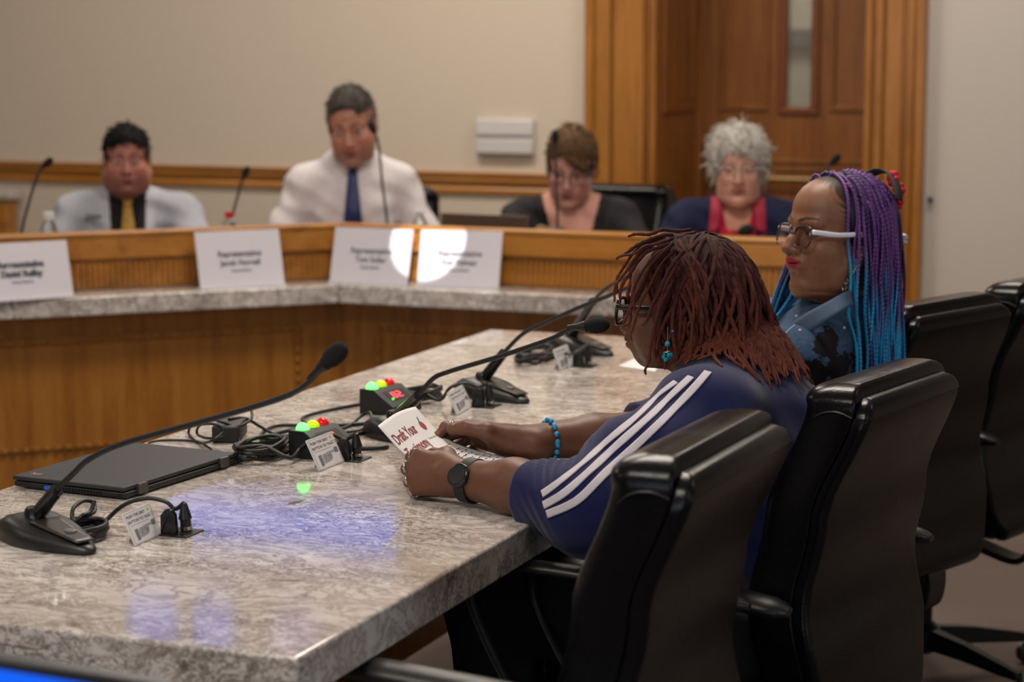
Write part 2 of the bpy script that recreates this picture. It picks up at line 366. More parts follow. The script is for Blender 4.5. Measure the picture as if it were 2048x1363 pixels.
# raised panel frames with beaded moulding
def frame(left,s0,s1,z0,z1):
    m=MB();q=PI/4 if left else 0
    for w,d,g in((.022,.012,0),(.010,.02,.004)):
        for zz in(z0,z1): m.box(along(left,(s0+s1)/2,.02,zz),(s1-s0+w,d,w),q)
        for ss in(s0,s1): m.box(along(left,ss,.02,(z0+z1)/2),(w,d,z1-z0),q)
    for s in np.arange(s0,s1,.032):
        for zz in(z1-.0,z0): m.ell(along(left,s,.032,zz),(.012,.012,.008),8,6)
    for z in np.arange(z0,z1,.032):
        for ss in(s0,s1): m.ell(along(left,ss,.032,z),(.008,.008,.012),8,6)
    return m
for a in((True,.16,1.62),(True,1.80,3.2),(False,.14,1.45)):
    mk('carved_frame',frame(*a,.285,.612),WOOD,da,smooth=50)
struct('baseboard_left',wing(.018,.03,0,.12),WOODX,bevel=.004)
# ---------------- chairs ----------------
def interp(z,tab):
    if z<=tab[0][0]:return tab[0][1]
    for (a,b),(c,d) in zip(tab,tab[1:]):
        if z<=c:
            t=(z-a)/(c-a);t=t*t*(3-2*t);return b+(d-b)*t
    return tab[-1][1]
def sring(x0,x1,hw,z,e=5,n=40,tilt=0):
    cx=(x0+x1)/2;hx=(x1-x0)/2;out=[]
    for k in range(n):
        a=2*PI*k/n;c,s=cos(a),sin(a)
        X=cx+hx*math.copysign(abs(c)**(2/e),c);Y=hw*math.copysign(abs(s)**(2/e),s);out.append(Vector((X,Y,z+tilt*(X-cx))))
    return out
def rring(x0,x1,hw,z,rr,rf,n=6):
    out=[]
    hw=max(hw,.02);t=x1-x0;rr=min(rr,t*.48);rf=min(rf,t*.48)
    for cx,cy,r,a0 in((x1-rf,hw-rf,rf,0),(x0+rr,hw-rr,rr,PI/2),(x0+rr,-hw+rr,rr,PI),(x1-rf,-hw+rf,rf,3*PI/2)):
        for k in range(n+1):
            a=a0+PI/2*k/n;out.append(Vector((cx+r*cos(a),cy+r*sin(a),z)))
    return out
def make_chair(label,loc,rz,zt=.95,w=.40,az=.66,group='black leather chairs along the testimony table',arms=True):
    t=thing('office_chair',label,'chair',loc,rz,group)
    dz=zt-.95
    XS=[(.42+dz,-.262),(.50+dz,-.25),(.63+dz,-.228),(.76+dz,-.25),(.95+dz,-.312)]
    HW=[(.40+dz,.165),(.47+dz,.215),(.56+dz,.232),(.72+dz,.215),(.95+dz,w/2)]
    xs=lambda z:interp(z,XS) if z<.95+dz else -.312-(z-.95-dz)*.35
    hw=lambda z:interp(z,HW)
    rings=[]
    z0=.425+dz
    for i in range(7):
        a=PI/2*i/6;rings.append(rring(xs(z0)+.001+.02*(1-sin(a)),xs(z0)+.088-.035*(1-sin(a)),hw(z0)-.05*(1-sin(a)),z0-.035*cos(a)+.0,.005,.03))
    RC=.040
    def cr(z): 
        q=max(0,(z-(zt+.028-RC))/RC);return RC*(1-math.sqrt(max(0,1-min(1,q)**2)))
    for z in list(np.linspace(z0+.02,zt-.04,16))+[zt-.03,zt-.02,zt-.01]: rings.append(rring(xs(z),xs(z)+.090,hw(z)-cr(z),z,.006,.034))
    for i in range(9):
        a=PI/2*i/8;s1=1-cos(a);zz=zt+.028*sin(a)
        rings.append(rring(xs(zt)+.001+.012*s1,xs(zt)+.094+.004*sin(a)-.050*s1,hw(zt)-min(cr(zz),.030)-.012*s1,zz,.006+.006*s1,.034))
    cu=mk('back_cushion',MB().loft(rings),LEA,t,False,smooth=60)
    rings=[]
    for i in range(6):
        a=PI/2*i/5;rings.append(rring(xs(z0)-.030*sin(a)-.003,xs(z0)-.0005,hw(z0)-.002-.045*(1-sin(a)),z0-.03*cos(a)-.004,.014,.003))
    for z in list(np.linspace(z0+.02,zt-.05,16))+[zt-.04,zt-.03,zt-.02]: rings.append(rring(xs(z)-.026,xs(z)-.0005,hw(z)+.0005-cr(z+.026),z,.018,.003))
    for i in range(7):
        a=PI/2*i/6;s1=1-cos(a);zz=zt-.020+.028*sin(a);rings.append(rring(xs(zt)-.026+.020*s1,xs(zt)-.0005+.004*s1,hw(zt)+.0005-min(cr(zz+.02),.030)-.008*s1,zz,.018,.003))
    mk('back_panel',MB().loft(rings),LEA,t,False,smooth=60)
    for s in(-1,1):  # stitched seam where the top roll meets the side
        pts=[(xs(zt)+.004,s*(hw(zt)-.001),zt-.02),(xs(zt)+.03,s*(hw(zt)+.0015),zt-.012),(xs(zt)+.06,s*(hw(zt)+.001),zt-.02),(xs(zt)+.085,s*(hw(zt)-.012),zt-.045)]
        mk('seam',MB().tube(crom(pts,6),.0018,6),BLK,cu,False)
    sr=[]
    for zz,g in((.40,.06),(.405,.02),(.42,.004),(.44,0),(.455,.0),(.47,.008),(.478,.03),(.482,.07)): sr.append([Vector((p.x,p.y,p.z)) for p in sring(-.215+g,.265-g,.245-g,zz+dz,5)])
    mk('seat',MB().loft(sr),LEA,t,False,smooth=60)
    for s in(-1,1):
        a_=az
        pts=[(-.05,s*.25,.385+dz),(.03,s*.285,.395+dz),(.12,s*.292,.46+dz),(.195,s*.292,a_-.09),(.205,s*.292,a_-.03),(.16,s*.292,a_-.004),(.08,s*.292,a_),(-.02,s*.292,a_-.004),(-.12,s*.292,a_-.010),(-.255,s*.292,a_-.022)]
        P=crom(pts,7);n=len(P);r=[.016+.012*min(1,max(0,(i/n-.35)/.3)) for i in range(n)];r[-1]=.012;r[-2]=.022
        mk('armrest',MB().tube(P,r,16,flat=.52),BLK,t,False,smooth=60)
    m=MB();m.box((.01,0,.375+dz),(.26,.16,.05));m.tube([(.0,.0,.36+dz),(.0,-.27,.37+dz)],.006,8);mk('mechanism',m,BLK,t,False,bevel=.006)
    m=MB();
    pp=[(-.262,0,.43+dz),(-.282,0,.40+dz),(-.282,0,.36+dz),(-.27,0,.33+dz),(-.23,0,.318+dz),(-.12,0,.345+dz),(-.05,0,.36+dz)]
    rg=[]
    P=crom(pp,6)
    for i,p in enumerate(P):
        tt=(P[min(i+1,len(P)-1)]-P[max(i-1,0)]).normalized();nn=Vector((tt.z,0,-tt.x));rg.append([p+nn*a+Vector((0,b,0)) for a,b in((.007,.032),(.007,-.032),(-.007,-.032),(-.007,.032))])
    m.loft(rg);mk('back_support_bar',m,BLK,t,False,bevel=.003,smooth=50)
    m=MB().lathe([(.026,.09),(.026,.30),(.019,.30),(.019,.37+dz)],(0,0,0),n=20);mk('gas_column',m,METB,t,False,smooth=40)
    bs=MB().lathe([(.03,.06),(.045,.07),(.045,.12),(.03,.135)],n=20)
    bo=None;legs=[]
    for k in range(5):
        a=2*PI*k/5+R(22);d=Vector((cos(a),sin(a),0));n=Vector((-sin(a),cos(a),0));rg=[]
        for q,h,ww,zz in((.03,.03,.024,.105),(.14,.024,.02,.095),(.25,.016,.017,.078),(.30,.011,.014,.07)):
            rg.append([d*q+n*ww+Vector((0,0,zz-h)),d*q-n*ww+Vector((0,0,zz-h)),d*q-n*ww*.7+Vector((0,0,zz+h*.6)),d*q+n*ww*.7+Vector((0,0,zz+h*.6))])
        legs.append((rg,d,n))
    for rg,d,n in legs:
        l=mk('base_leg',MB().loft(rg),METB,t,False,bevel=.003)
        c=d*.30
        mk('caster',MB().lathe([(.018,-.016),(.026,-.014),(.026,-.003),(.012,-.002),(.012,.002),(.026,.003),(.026,.014),(.018,.016)],c+Vector((0,0,.0265)),n,16).tube([c+Vector((0,0,.03)),c+Vector((0,0,.07))],.007,8),BLK,l,False)
    mk('base_hub',bs,METB,t,False)
    return t
def chair_at(pa,pb,z,ang,label,**k):
    A=pz(*pa,z);B=pz(*pb,z);c=(A+B)/2;f=Vector((-cos(R(ang)),sin(R(ang)),0))
    o=c+f*.312;o.z=0
    return make_chair(label,o,PI-R(ang),zt=z,**k)
chA=chair_at((1343,964),(1556,852),.955,2,'empty black leather chair nearest the camera, back turned to us',w=.455,az=.685)
chB=chair_at((1722,812),(1882,745),.95,11,'black leather chair behind the woman in the navy striped jersey',w=.39)
chC=chair_at((1815,640),(2001,612),.955,21,'black leather chair behind the woman with blue and purple braids',w=.385)
chD=chair_at((2030,592),(2190,566),.955,17,'rightmost black leather chair, cut off by the picture edge',w=.39)
# ---------------- table microphones ----------------
def mic(label,base,path,foamdir=None,fl=.042,fr=.0142,fullbase=True,rz=0,group='gooseneck microphones on the testimony table'):
    """base: world point under the stem; path: world points of stem top and gooseneck"""
    base=Vector(base);t=thing('gooseneck_microphone',label,'microphone',base,rz,group)
    rings=[]
    def out(k,n=40):
        a=2*PI*k/n;c,s=cos(a),sin(a)
        X=.04+.105*math.copysign(abs(c)**.95,c);X=X if c>0 else .04+.115*c
        w=.052*(1-.55*max(0,(X-.02)/.13)**1.3)
        return X,w*math.copysign(abs(s)**.75,s)
    def top(X,Y): return .040-.026*max(0,min(1,(X+.01)/.155))**.9-.012*max(0,(-X)/.08)**2
    n=40
    for sc,zf,zz in((.98,0,0),(1,0,.004),(1.0,.35,0),(.95,.72,0),(.80,.93,0),(.5,1,0),(.2,1.02,0)):
        rg=[]
        for k in range(n):
            X,Y=out(k);X=.04+(X-.04)*sc;Y*=sc;rg.append(Vector((X,Y,zz if zf==0 else top(X,Y)*zf)))
        rings.append(rg)
    b=mk('base',MB().loft(rings),BLK,t,False,smooth=60)
    g=MB()
    def tp(u,v):
        X=.025+.105*u;Y=(v-.5)*.056*(1-.45*u);return Vector((X,Y,top(X,Y)*1.0+.0022))
    g.grid(tp,8,6);mk('top_plate',g,plain('dark_grey_plate','3d3a37',.35,.3),b,False,solid=.002)
    mk('talk_button',MB().lathe([(.010,0),(.010,.003),(.008,.0045),(0.001,.0045)],(.085,.004,top(.085,0)+.001),n=20),plain('grey_button','6a6661',.4),b,False)
    P=[Vector(p) for p in path]
    mk('stem',MB().tube([base+Vector((0,0,.034)),P[0]],[.0125,.0105],16).lathe([(.018,.028),(.016,.045),(.013,.05)],base,n=18),BLKG,t)
    Q=crom([base+(P[0]-base)*.9]+P,10);n=len(Q)
    mk('gooseneck',MB().tube(Q[:-1],[.0046 if i<n*.8 else .0042 for i in range(n-1)],10),BLK,t)
    d=(Q[-1]-Q[-4]).normalized() if foamdir is None else Vector(foamdir).normalized();e=Q[-1]
    mk('microphone_neck',MB().lathe([(.005,-.03),(.006,-.012),(.0095,0),(.0095,.006)],e-d*.004,d,14),BLK,t)
    pr=[(.010,0)]+[(fr*(1-abs((k/10-.5)*2)**2.6)**.42+.0,fl*k/10) for k in range(1,10)]+[(.006,fl)]
    mk('foam_windscreen',MB().lathe(pr,e,d,22),FOAM,t,smooth=70)
    return t
Y1=2.60
mic('black gooseneck microphone at near end of table beside closed laptop',pz(72,1078,TZ),[py(113,980,Y1),py(148,945,Y1),py(180,917,Y1),py(250,885,Y1),py(420,838,Y1),py(555,798,Y1),py(610,770,Y1),py(650,728,Y1)],foamdir=py(690,690,Y1)-py(650,728,Y1),rz=R(-22))
mic('black gooseneck microphone pointing at mouth of woman reading the paper',pz(790,872,TZ),[py(838,790,3.47),py(866,757,3.47),py(900,742,3.46),py(1000,712,3.44),py(1100,678,3.43),py(1135,660,3.42),py(1172,652,3.42)],foamdir=py(1215,648,3.42)-py(1172,652,3.42),rz=R(-25))
mic('black gooseneck microphone standing third along the table centre line',pz(966,790,TZ),[py(1008,705,4.06),py(1045,668,4.06),py(1090,645,4.06),py(1160,614,4.05),py(1215,592,4.05),py(1290,560,4.05),py(1330,540,4.05)],rz=R(-28))
mic('farthest black gooseneck microphone on the testimony table',pz(1143,700,TZ),[py(1186,602,4.66),py(1215,575,4.66),py(1250,556,4.66),py(1320,530,4.66),py(1400,500,4.66)],rz=R(-28))
# ---------------- push to talk cards, sockets, cables ----------------
CARD=plain('card_white','d9d5d6',.45);INK=plain('ink_grey','6f7078',.6);INKD=plain('ink_dark','4b4c55',.6);GRN=plain('green_mark','b7c58a',.6)
def card(label,bl,br,vec,detail=True):
    bl=pz(*bl,TZ+.001);br=pz(*br,TZ+.001);c=(bl+br)/2;t=thing('instruction_card',label,'sign',c,0,'push to talk cards on the testimony table')
    U=(br-bl).normalized();W=(br-bl).length;V=Vector(vec);H=V.length;V=V.normalized();N=U.cross(V).normalized()
    if N.x<0:N=-N
    m=MB();m.add([bl+U*a*W+V*b*H-N*d for d in(0,.003) for a,b in((0,0),(1,0),(1,1),(0,1))],[(0,1,2,3),(7,6,5,4),(0,4,5,1),(1,5,6,2),(2,6,7,3),(3,7,4,0)])
    cd=mk('card',m,CARD,t,bevel=.0006)
    m=MB();b0=bl+V*H*.75-N*.003;m.add([b0+U*W*.3,b0+U*W*.7,(bl+U*W*.7)-N*.03,(bl+U*W*.3)-N*.03],[(0,1,2,3)]);mk('easel_leg',m,CARD,t,solid=.0015)
    fn=frame_fn(bl,U*W,V*H,N,.0004)
    m=MB();put_text(m,'PUSH THE GREY',.118,fn,.0015,x=.06,y=.80,stretch=.80);put_text(m,'BUTTON TO TALK',.118,fn,.0015,x=.06,y=.64,stretch=.80);m.add([fn(.1,.575),fn(.75,.575),fn(.75,.567),fn(.1,.567)],[(0,1,2,3)])
    for a,b,c2,d in((.02,.03,.98,.036),(.02,.96,.98,.966),(.02,.03,.026,.966),(.974,.03,.98,.966)): m.add([fn(a,b),fn(c2,b),fn(c2,d),fn(a,d)],[(0,1,2,3)])
    mk('lettering',m,INKD,cd,smooth=None)
    if detail:
        hand=[(.30,.16),(.30,.42),(.36,.44),(.45,.44),(.55,.47),(.80,.47),(.83,.44),(.80,.41),(.64,.40),(.66,.36),(.64,.33),(.65,.29),(.62,.26),(.62,.22),(.57,.19),(.42,.17)]
        m=MB();m.add([fn(*p) for p in((.16,.10),(.27,.13),(.27,.45),(.16,.44))],[(0,1,2,3)]);m2=MB();m2.add([fn(*p) for p in((.80,.37),(.93,.37),(.93,.53),(.80,.53),)],[(0,1,2,3)]);mk('cuff',m,INK,cd,smooth=None);mk('pressed_button',m2,INK,cd,smooth=None)
        m=MB();m.add([fn(*p) for p in hand],[tuple(range(len(hand)))]);mk('pointing_hand',m,plain('hand_grey','96959a',.6),cd,smooth=None)
        m=MB()
        for a,b,c2,d in((.64,.40,.50,.36),(.66,.34,.52,.31),(.64,.28,.52,.26),(.42,.40,.38,.24)): m.tube([fn(a,b)+N*.0002,fn(c2,d)+N*.0002],.0004,4)
        mk('hand_lines',m,INK,cd,smooth=None)
        m=MB()
        for k in range(8):
            a=2*PI*k/8;m.add([fn(.86+.05*cos(a)*q+.012*cos(a+1.57)*w,.86+.05*sin(a)*q+.012*sin(a+1.57)*w) for q,w in((.3,-1),(1,-1),(1,1),(.3,1))],[(0,1,2,3)])
        mk('green_emblem',m,GRN,cd,smooth=None)
        m=MB();put_text(m,'Thank you',.06,fn,0,x=.80,y=.72,stretch=.7);put_text(m,'for speaking',.045,fn,0,x=.80,y=.66,stretch=.7);mk('small_print',m,INK,cd,smooth=None)
    return t
V0=Vector((-.0225,0,.0465))
card('white push to talk card nearest the camera, right of cable coil',(272,1091),(325,1067),V0)
card('white push to talk card propped before the nearer timer box',(640,942),(690,922),Vector((-.026,0,.053)))
card('white push to talk card between third microphone and timer box',(916,830),(946,812),Vector((-.0225,0,.045)))
card('farthest white push to talk card, beside fourth microphone',(1122,741),(1149,729),Vector((-.018,0,.048)))
HOLE=plain('socket_black','050505',.6);PLATE=plain('socket_plate','2a2725',.35,.5)
def socket(label,c,cable,detail=True):
    c=pz(*c,TZ);t=thing('table_socket',label,'socket',c,0,'cable sockets sunk in the table top')
    mk('plate',MB().box((0,0,.0012),(.050,.055,.0024)),PLATE,t,False,bevel=.0008)
    mk('recess',MB().lathe([(.019,.0022),(.019,.003),(.001,.003)],n=24),HOLE,t,False)
    q=[(-.016,-.004),(-.014,-.004),(-.014,.026),(-.006,.036),(.004,.036),(.01,.028),(.012,.004),(.012,-.004)]
    mk('flip_cover',MB().prism([(a,b+.004) for a,b in q],(0,.010,0),(-.010,-.020,0),U=(1,0,0),V=(0,0,1)),BLKG,t,False,bevel=.002)
    p=thing_pt=c+Vector((.012,.014,0))
    k=MB().lathe([(.0085,.0),(.0085,.02),(.0105,.022),(.009,.028),(.006,.040),(.0045,.046)],c+Vector((.006,.006,.002)),(0,-.12,1),16);mk('plug',k,BLK,t)
    mk('plug_collar',MB().lathe([(.0095,.0),(.0095,.006)],c+Vector((.006,.006,.006)),(0,-.12,1),16),STEEL,t)
    return c+Vector((.006,.001,.046))
s1=socket('dark square table socket with plug beside nearest push to talk card',(362,1066),None)
s2=socket('dark square table socket with plug behind second push to talk card',(706,918),None)
s3=socket('dark square table socket with plug in front of third microphone',(972,812),None)
s4=socket('farthest dark table socket with plug at foot of fourth microphone',(1170,732),None)
def coil(c,rx,ry,loops,h,r=.0034,start=None,end=None,seed=1,a0=0):
    rg=random.Random(seed);c=Vector(c);pts=[];
    n=int(loops*10)
    for i in range(n):
        a=a0+2*PI*i/10;f=1+rg.uniform(-.13,.13)
        pts.append(c+Vector((rx*f*cos(a),ry*f*sin(a),r+h*(.5-.5*cos(2*PI*i/n*1.5))+rg.uniform(0,h*.35))))
    if start:pts=[Vector(p) for p in start]+pts
    if end:pts=pts+[Vector(p) for p in end]
    return crom(pts,5)
def cable(name,label,P,r=.0034,group=None):
    return tag(mk(name,MB().tube(P,r,8),RUB,None,smooth=70),label,'cable',group)
z=TZ+.004
cc=pz(158,1078,TZ)
P=coil(cc,.034,.052,6,.016,start=[pz(-60,1050,z),pz(0,1052,z),pz(40,1055,z),pz(90,1072,z)],end=[pz(185,1068,TZ+.012),py(210,1042,s1.y-.03),py(250,1008,s1.y-.02),py(295,996,s1.y-.01),py(332,1003,s1.y-.004),py(350,1017,s1.y-.001),s1+Vector((0,0,.002))],seed=3)
cable('microphone_cable','coiled black cable running over nearest push to talk card to its socket',P,group='black cables on the testimony table')
lp=coil(pz(168,1048,TZ+.01),.012,.03,1.2,.02,seed=8)
cable('microphone_cable','small upright loop of black cable leaning on the nearest coil',[p+Vector((0,0,.006)) for p in lp],group='black cables on the testimony table')
cc=pz(525,915,TZ)
P=coil(cc,.036,.07,8,.022,start=[pz(440,925,z),pz(470,918,z)],end=[pz(580,915,TZ+.012),py(600,896,s2.y-.04),py(628,876,s2.y-.03),py(660,868,s2.y-.015),py(690,878,s2.y-.003),s2+Vector((0,0,.002))],r=.0036,seed=5)
cable('microphone_cable','thick coil of black cable between laptop and nearer timer box',P,.0036,group='black cables on the testimony table')
P=coil(pz(843,800,TZ),.03,.07,5,.018,start=[pz(760,815,z),pz(800,808,z)],end=[pz(880,800,TZ+.01),py(900,775,s3.y-.03),py(930,766,s3.y-.015),py(955,773,s3.y-.003),s3+Vector((0,0,.002))],seed=6)
cable('microphone_cable','coil of black cable behind the farther timer box',P,group='black cables on the testimony table')
P=coil(pz(1068,722,TZ),.03,.085,7,.02,start=[pz(1130,712,z),pz(1100,715,z)],end=[pz(1130,708,TZ+.03),pz(1150,705,TZ+.05),s4-Vector((.002,.006,-.004)),s4],seed=7)
cable('microphone_cable','farthest coil of black cable beside the fourth microphone',P,group='black cables on the testimony table')
cable('power_lead','thin black lead looping from laptop past the charger brick',crom([pz(468,925,z),pz(520,912,z),pz(473,912,z+.002),pz(478,880,z),pz(470,856,z+.02),pz(440,842,z+.035),pz(415,838,z+.035),pz(385,848,z+.02),pz(378,868,z),pz(400,885,z),pz(425,880,z+.02),pz(445,862,z+.03),pz(430,848,z+.045),pz(400,850,z+.03),pz(395,868,z+.01),pz(420,876,z+.01),pz(450,868,z+.025)],6),.0026)
cable('power_lead','thin black lead curving behind the laptop lid',crom([pz(300,895,z),pz(298,885,z),pz(330,880,z),pz(390,882,z),pz(415,893,z),pz(424,903,z),pz(405,911,z)],6),.0024)
cable('power_lead','black lead running from charger brick to nearer timer box',crom([pz(458,838,z+.03),pz(490,836,z+.025),pz(520,852,z+.008),pz(550,868,z),pz(580,872,z),pz(620,868,z)],6),.0032)
cable('power_lead','short black lead standing in a hook behind the charger brick',crom([pz(470,855,z+.025),pz(488,848,z+.03),pz(503,836,z+.035),pz(503,822,z+.04),pz(497,815,z+.045)],6),.0028)
cable('timer_lead','black lead looping between the two timer boxes',crom([pz(720,808,z),pz(680,815,z),pz(630,826,z),pz(605,836,z),pz(610,850,z),pz(560,850,z),pz(530,860,z),pz(522,876,z),pz(545,888,z),pz(585,880,z),pz(660,868,z),pz(720,860,z),pz(742,846,z+.012),pz(740,825,z+.02),pz(722,832,z+.01),pz(700,850,z),pz(665,862,z)],6),.0034)
cable('timer_lead','thick black ribbon lead lying behind nearer timer box',crom([pz(545,868,z),pz(600,856,z+.004),pz(680,850,z),pz(765,846,z),pz(735,862,z),pz(690,872,z)],6),.0042)
cable('timer_lead','black lead from nearer timer box to reading woman’s microphone base'.replace('’',"'"),crom([pz(700,895,z),pz(730,896,z),pz(760,895,z+.001),pz(775,893,z)],5),.004)
# ---------------- timer boxes ----------------
def timer(label,nl,red='e01020',scale=1.0,digits=True):
    c=pz(*nl,TZ);t=thing('speech_timer',label,'timer',c,R(-8),'black light-up timer boxes on the testimony table')
    W,D,H=.083*scale,.105*scale,.05*scale
    prof=[(0,0),(0,H),(.034*scale,H),(W*.985,.018*scale),(W,0)]
    b=mk('case',MB().prism(prof,(0,D,0),(0,0,0),U=(1,0,0),V=(0,0,1)),plain('black_timer_case','141516',.5,bump=.2,bscale=800),t,False,bevel=.0015)
    for k,(c3,em,st,y) in enumerate((('19ff5a','38ff3c',7,.020),('c8e020','b8d818',.45,.052),('d01018','c00810',.35,.082))):
        m=MB();n=14
        m.lathe([(.0125*scale*cos(a),.0125*scale*sin(a)) for a in np.linspace(0,PI/2-.02,8)],(.018*scale,y*scale,H),n=18)
        g=NT('lamp_'+c3);g.set(Base_Color=lin(c3),Roughness=.12,Emission_Color=lin(em),Emission_Strength=st);mk('lamp_dome',m,g.m,b,False,smooth=70,label=('glowing green dome','yellow green dome','dark red dome')[k])
    # display on the sloping face
    o=Vector((.034*scale,0,H));e=Vector((W*.985,0,.018*scale));V=(o-e).normalized();U=Vector((0,1,0));N=U.cross(V)
    if N.x<0:N=-N
    L=(o-e).length
    m=MB();fn=lambda x,y:e+U*(x*D)+V*(y*L)+N*.0006
    m.add([fn(.2,.30),fn(.85,.30),fn(.85,.80),fn(.2,.80)],[(0,1,2,3)]);mk('display_window',m,plain('display_black','0a0a0c',.6),b,False,smooth=None)
    fn2=lambda x,y:e+U*(x*D)+V*(y*L)+N*.0012
    m=MB()
    def seg(x,y,w,h,on):
        q=.016
        S={'a':(x,y+h,x+w,y+h),'g':(x,y+h/2,x+w,y+h/2),'d':(x,y,x+w,y),'f':(x,y+h/2,x,y+h),'e':(x,y,x,y+h/2),'b':(x+w,y+h/2,x+w,y+h),'c':(x+w,y,x+w,y+h/2)}
        for k in on:
            a,b2,c2,d=S[k];m.add([fn2(a-q,b2-q),fn2(c2+q,b2-q),fn2(c2+q,d+q),fn2(a-q,d+q)],[(0,1,2,3)])
    seg(.36,.42,.1,.26,'abdeg' if digits else 'abcdef');seg(.54,.42,.1,.26,'abcdefg' if digits else 'abged')
    mk('digits',m,emis('red_digits','ff1030',2.6),b,False,smooth=None,label='lit red digits')
    m=MB().ell(fn2(.25,.38),(.002,.002,.002),8,6);mk('status_light',m,emis('green_led','30ff20',6),b,False)
    m=MB();m.b2((W-.0005,.045*scale,.005),(W+.0012,.075*scale,.012));mk('sticker',m,plain('grey_sticker','8d908e',.5),b,False)
    return t
timer('black timer box with glowing green dome behind second push to talk card',(577,914))
timer('black timer box with glowing green dome, farther from the laptop',(719,826),digits=False)
# ---------------- laptop, charger, clip, loose paper ----------------
LAP=plain('laptop_black','27272a',.55,bump=.1,bscale=1200)
q=pz(252,1001,TZ);la=1.495;lt=thing('laptop','closed matte black laptop lying flat at near end of table','laptop',q,la)
L,W=.336,.233
mk('base',MB().b2((0.001,0.002,.003),(L-.001,W-.002,.0125)),plain('laptop_base','161618',.5),lt,False,bevel=.0025)
ld=mk('lid',MB().b2((0,.004,.014),(L,W,.0215)),LAP,lt,False,bevel=.002)
for x in(.035,L-.06): mk('hinge',MB().b2((x,-.0022,.004),(x+.024,.006,.0218)),plain('hinge_grey','5b564e',.35,.6),lt,False,bevel=.001)
m=MB()
for k in range(13): m.b2((-.0006,.052+k*.0062,.0055),(.0012,.0558+k*.0062,.0105))
mk('vent',m,HOLE,lt,False);mk('lock_slot',MB().b2((-.0006,.012,.006),(.0012,.018,.0095)),HOLE,lt,False)
mk('usb_plug',MB().b2((-.006,.150,.0045),(.003,.163,.0105)),plain('blue_plastic','1664c8',.4),lt,False,bevel=.0008)
m=MB();fn=frame_fn((.02,W-.02,.0216),(0,-1,0),(1,0,0),(0,0,1),.0003);m.add([fn(0,0),fn(.022,0),fn(.022,.012),fn(0,.012)],[(0,1,2,3)]);bd=mk('badge',m,plain('badge_grey','77726c',.4,.4),ld,False,smooth=None)
m=MB();m.ell(fn(.004,.008),.0014,8,6);mk('red_dot',m,emis('red_led','ff2030',1.5),ld,False)
for x,y in((.02,.02),(L-.03,.02),(.02,W-.03),(L-.03,W-.03)): mk('rubber_foot',MB().b2((x,y,0),(x+.012,y+.012,.0035)),RUB,lt,False)
cq=pz(452,884,TZ);ct=thing('charger_brick','black laptop charger brick with cable wound beside it','charger',cq,R(20))
mk('case',MB().box((0,.045,.016),(.05,.11,.031)),plain('charger_black','19191b',.45),ct,False,bevel=.003)
mk('label_strip',MB().box((.0255,.02,.016),(.001,.03,.02)),plain('charger_label','232326',.6),ct,False)
cl=pz(590,1005,TZ);m=MB();d=(pz(612,999,TZ)-pz(568,1010,TZ)).normalized();n=Vector((-d.y,d.x,0))
P=[cl+d*a+n*b+Vector((0,0,.0012)) for a,b in((-.014,-.003),(.014,-.003),(.017,0),(.014,.003),(-.012,.003),(-.014,.001),(-.012,-.001),(.010,-.001))]
tag(mk('paper_clip',MB().tube(crom(P,4),.0007,6),STEEL),'tiny silver paper clip lying on table before timer box','paper clip')
a=[pz(1237,733,TZ),pz(1268,718,TZ),pz(1330,720,TZ),pz(1310,744,TZ)];m=MB();m.add([p+Vector((0,0,.001)) for p in a]+[p+Vector((0,0,.002)) for p in a],[(0,1,2,3),(7,6,5,4),(0,4,5,1),(1,5,6,2),(2,6,7,3),(3,7,4,0)])
tag(mk('loose_paper',m,WHITEP,smooth=None),'white sheet of paper lying on table beyond reading woman','paper')
# ---------------- blue monitor at the near left corner ----------------
p=[pd(-160,1290,1.92),pd(345,1373,1.92),pd(345,1700,1.92),pd(-160,1640,1.92)]
ctr=(p[0]+p[1])/2;U=(p[1]-p[0]).normalized();N=(CO-ctr);N.z=0;N=(N-U*N.dot(U)).normalized();V=N.cross(U).normalized()
if V.z<0:V=-V
mt=thing('blue_monitor','blue glowing monitor screen cut off at bottom left picture corner','monitor',(ctr.x,ctr.y,0))
def quad3(o,w,h,d0,d1):
    m=MB();m.add([o+U*a+V*b+N*c for c in(d0,d1) for a,b in((0,0),(w,0),(w,-h),(0,-h))],[(0,1,2,3),(7,6,5,4),(0,4,5,1),(1,5,6,2),(2,6,7,3),(3,7,4,0)]);return m
o=p[0]-U*.18;w_=(p[1]-o).dot(U)
mk('casing',quad3(o,w_,.3,-.03,0),BLK,mt,bevel=.004)
mk('screen',quad3(o+U*.012-V*.010,w_-.030,.275,0,.001),emis('blue_screen','0052d8',1.0,base='020408'),mt,smooth=None)
mid=o+U*(w_/2)-V*.15-N*.03
mk('stand_pole',MB().tube([mid,mid-N*.03,Vector((mid.x-N.x*.03,mid.y-N.y*.03,.02))],.02,14),METB,mt)
mk('stand_base',MB().lathe([(.2,0),(.2,.012),(.02,.025)],(mid.x-N.x*.03,mid.y-N.y*.03,0),n=32),METB,mt)
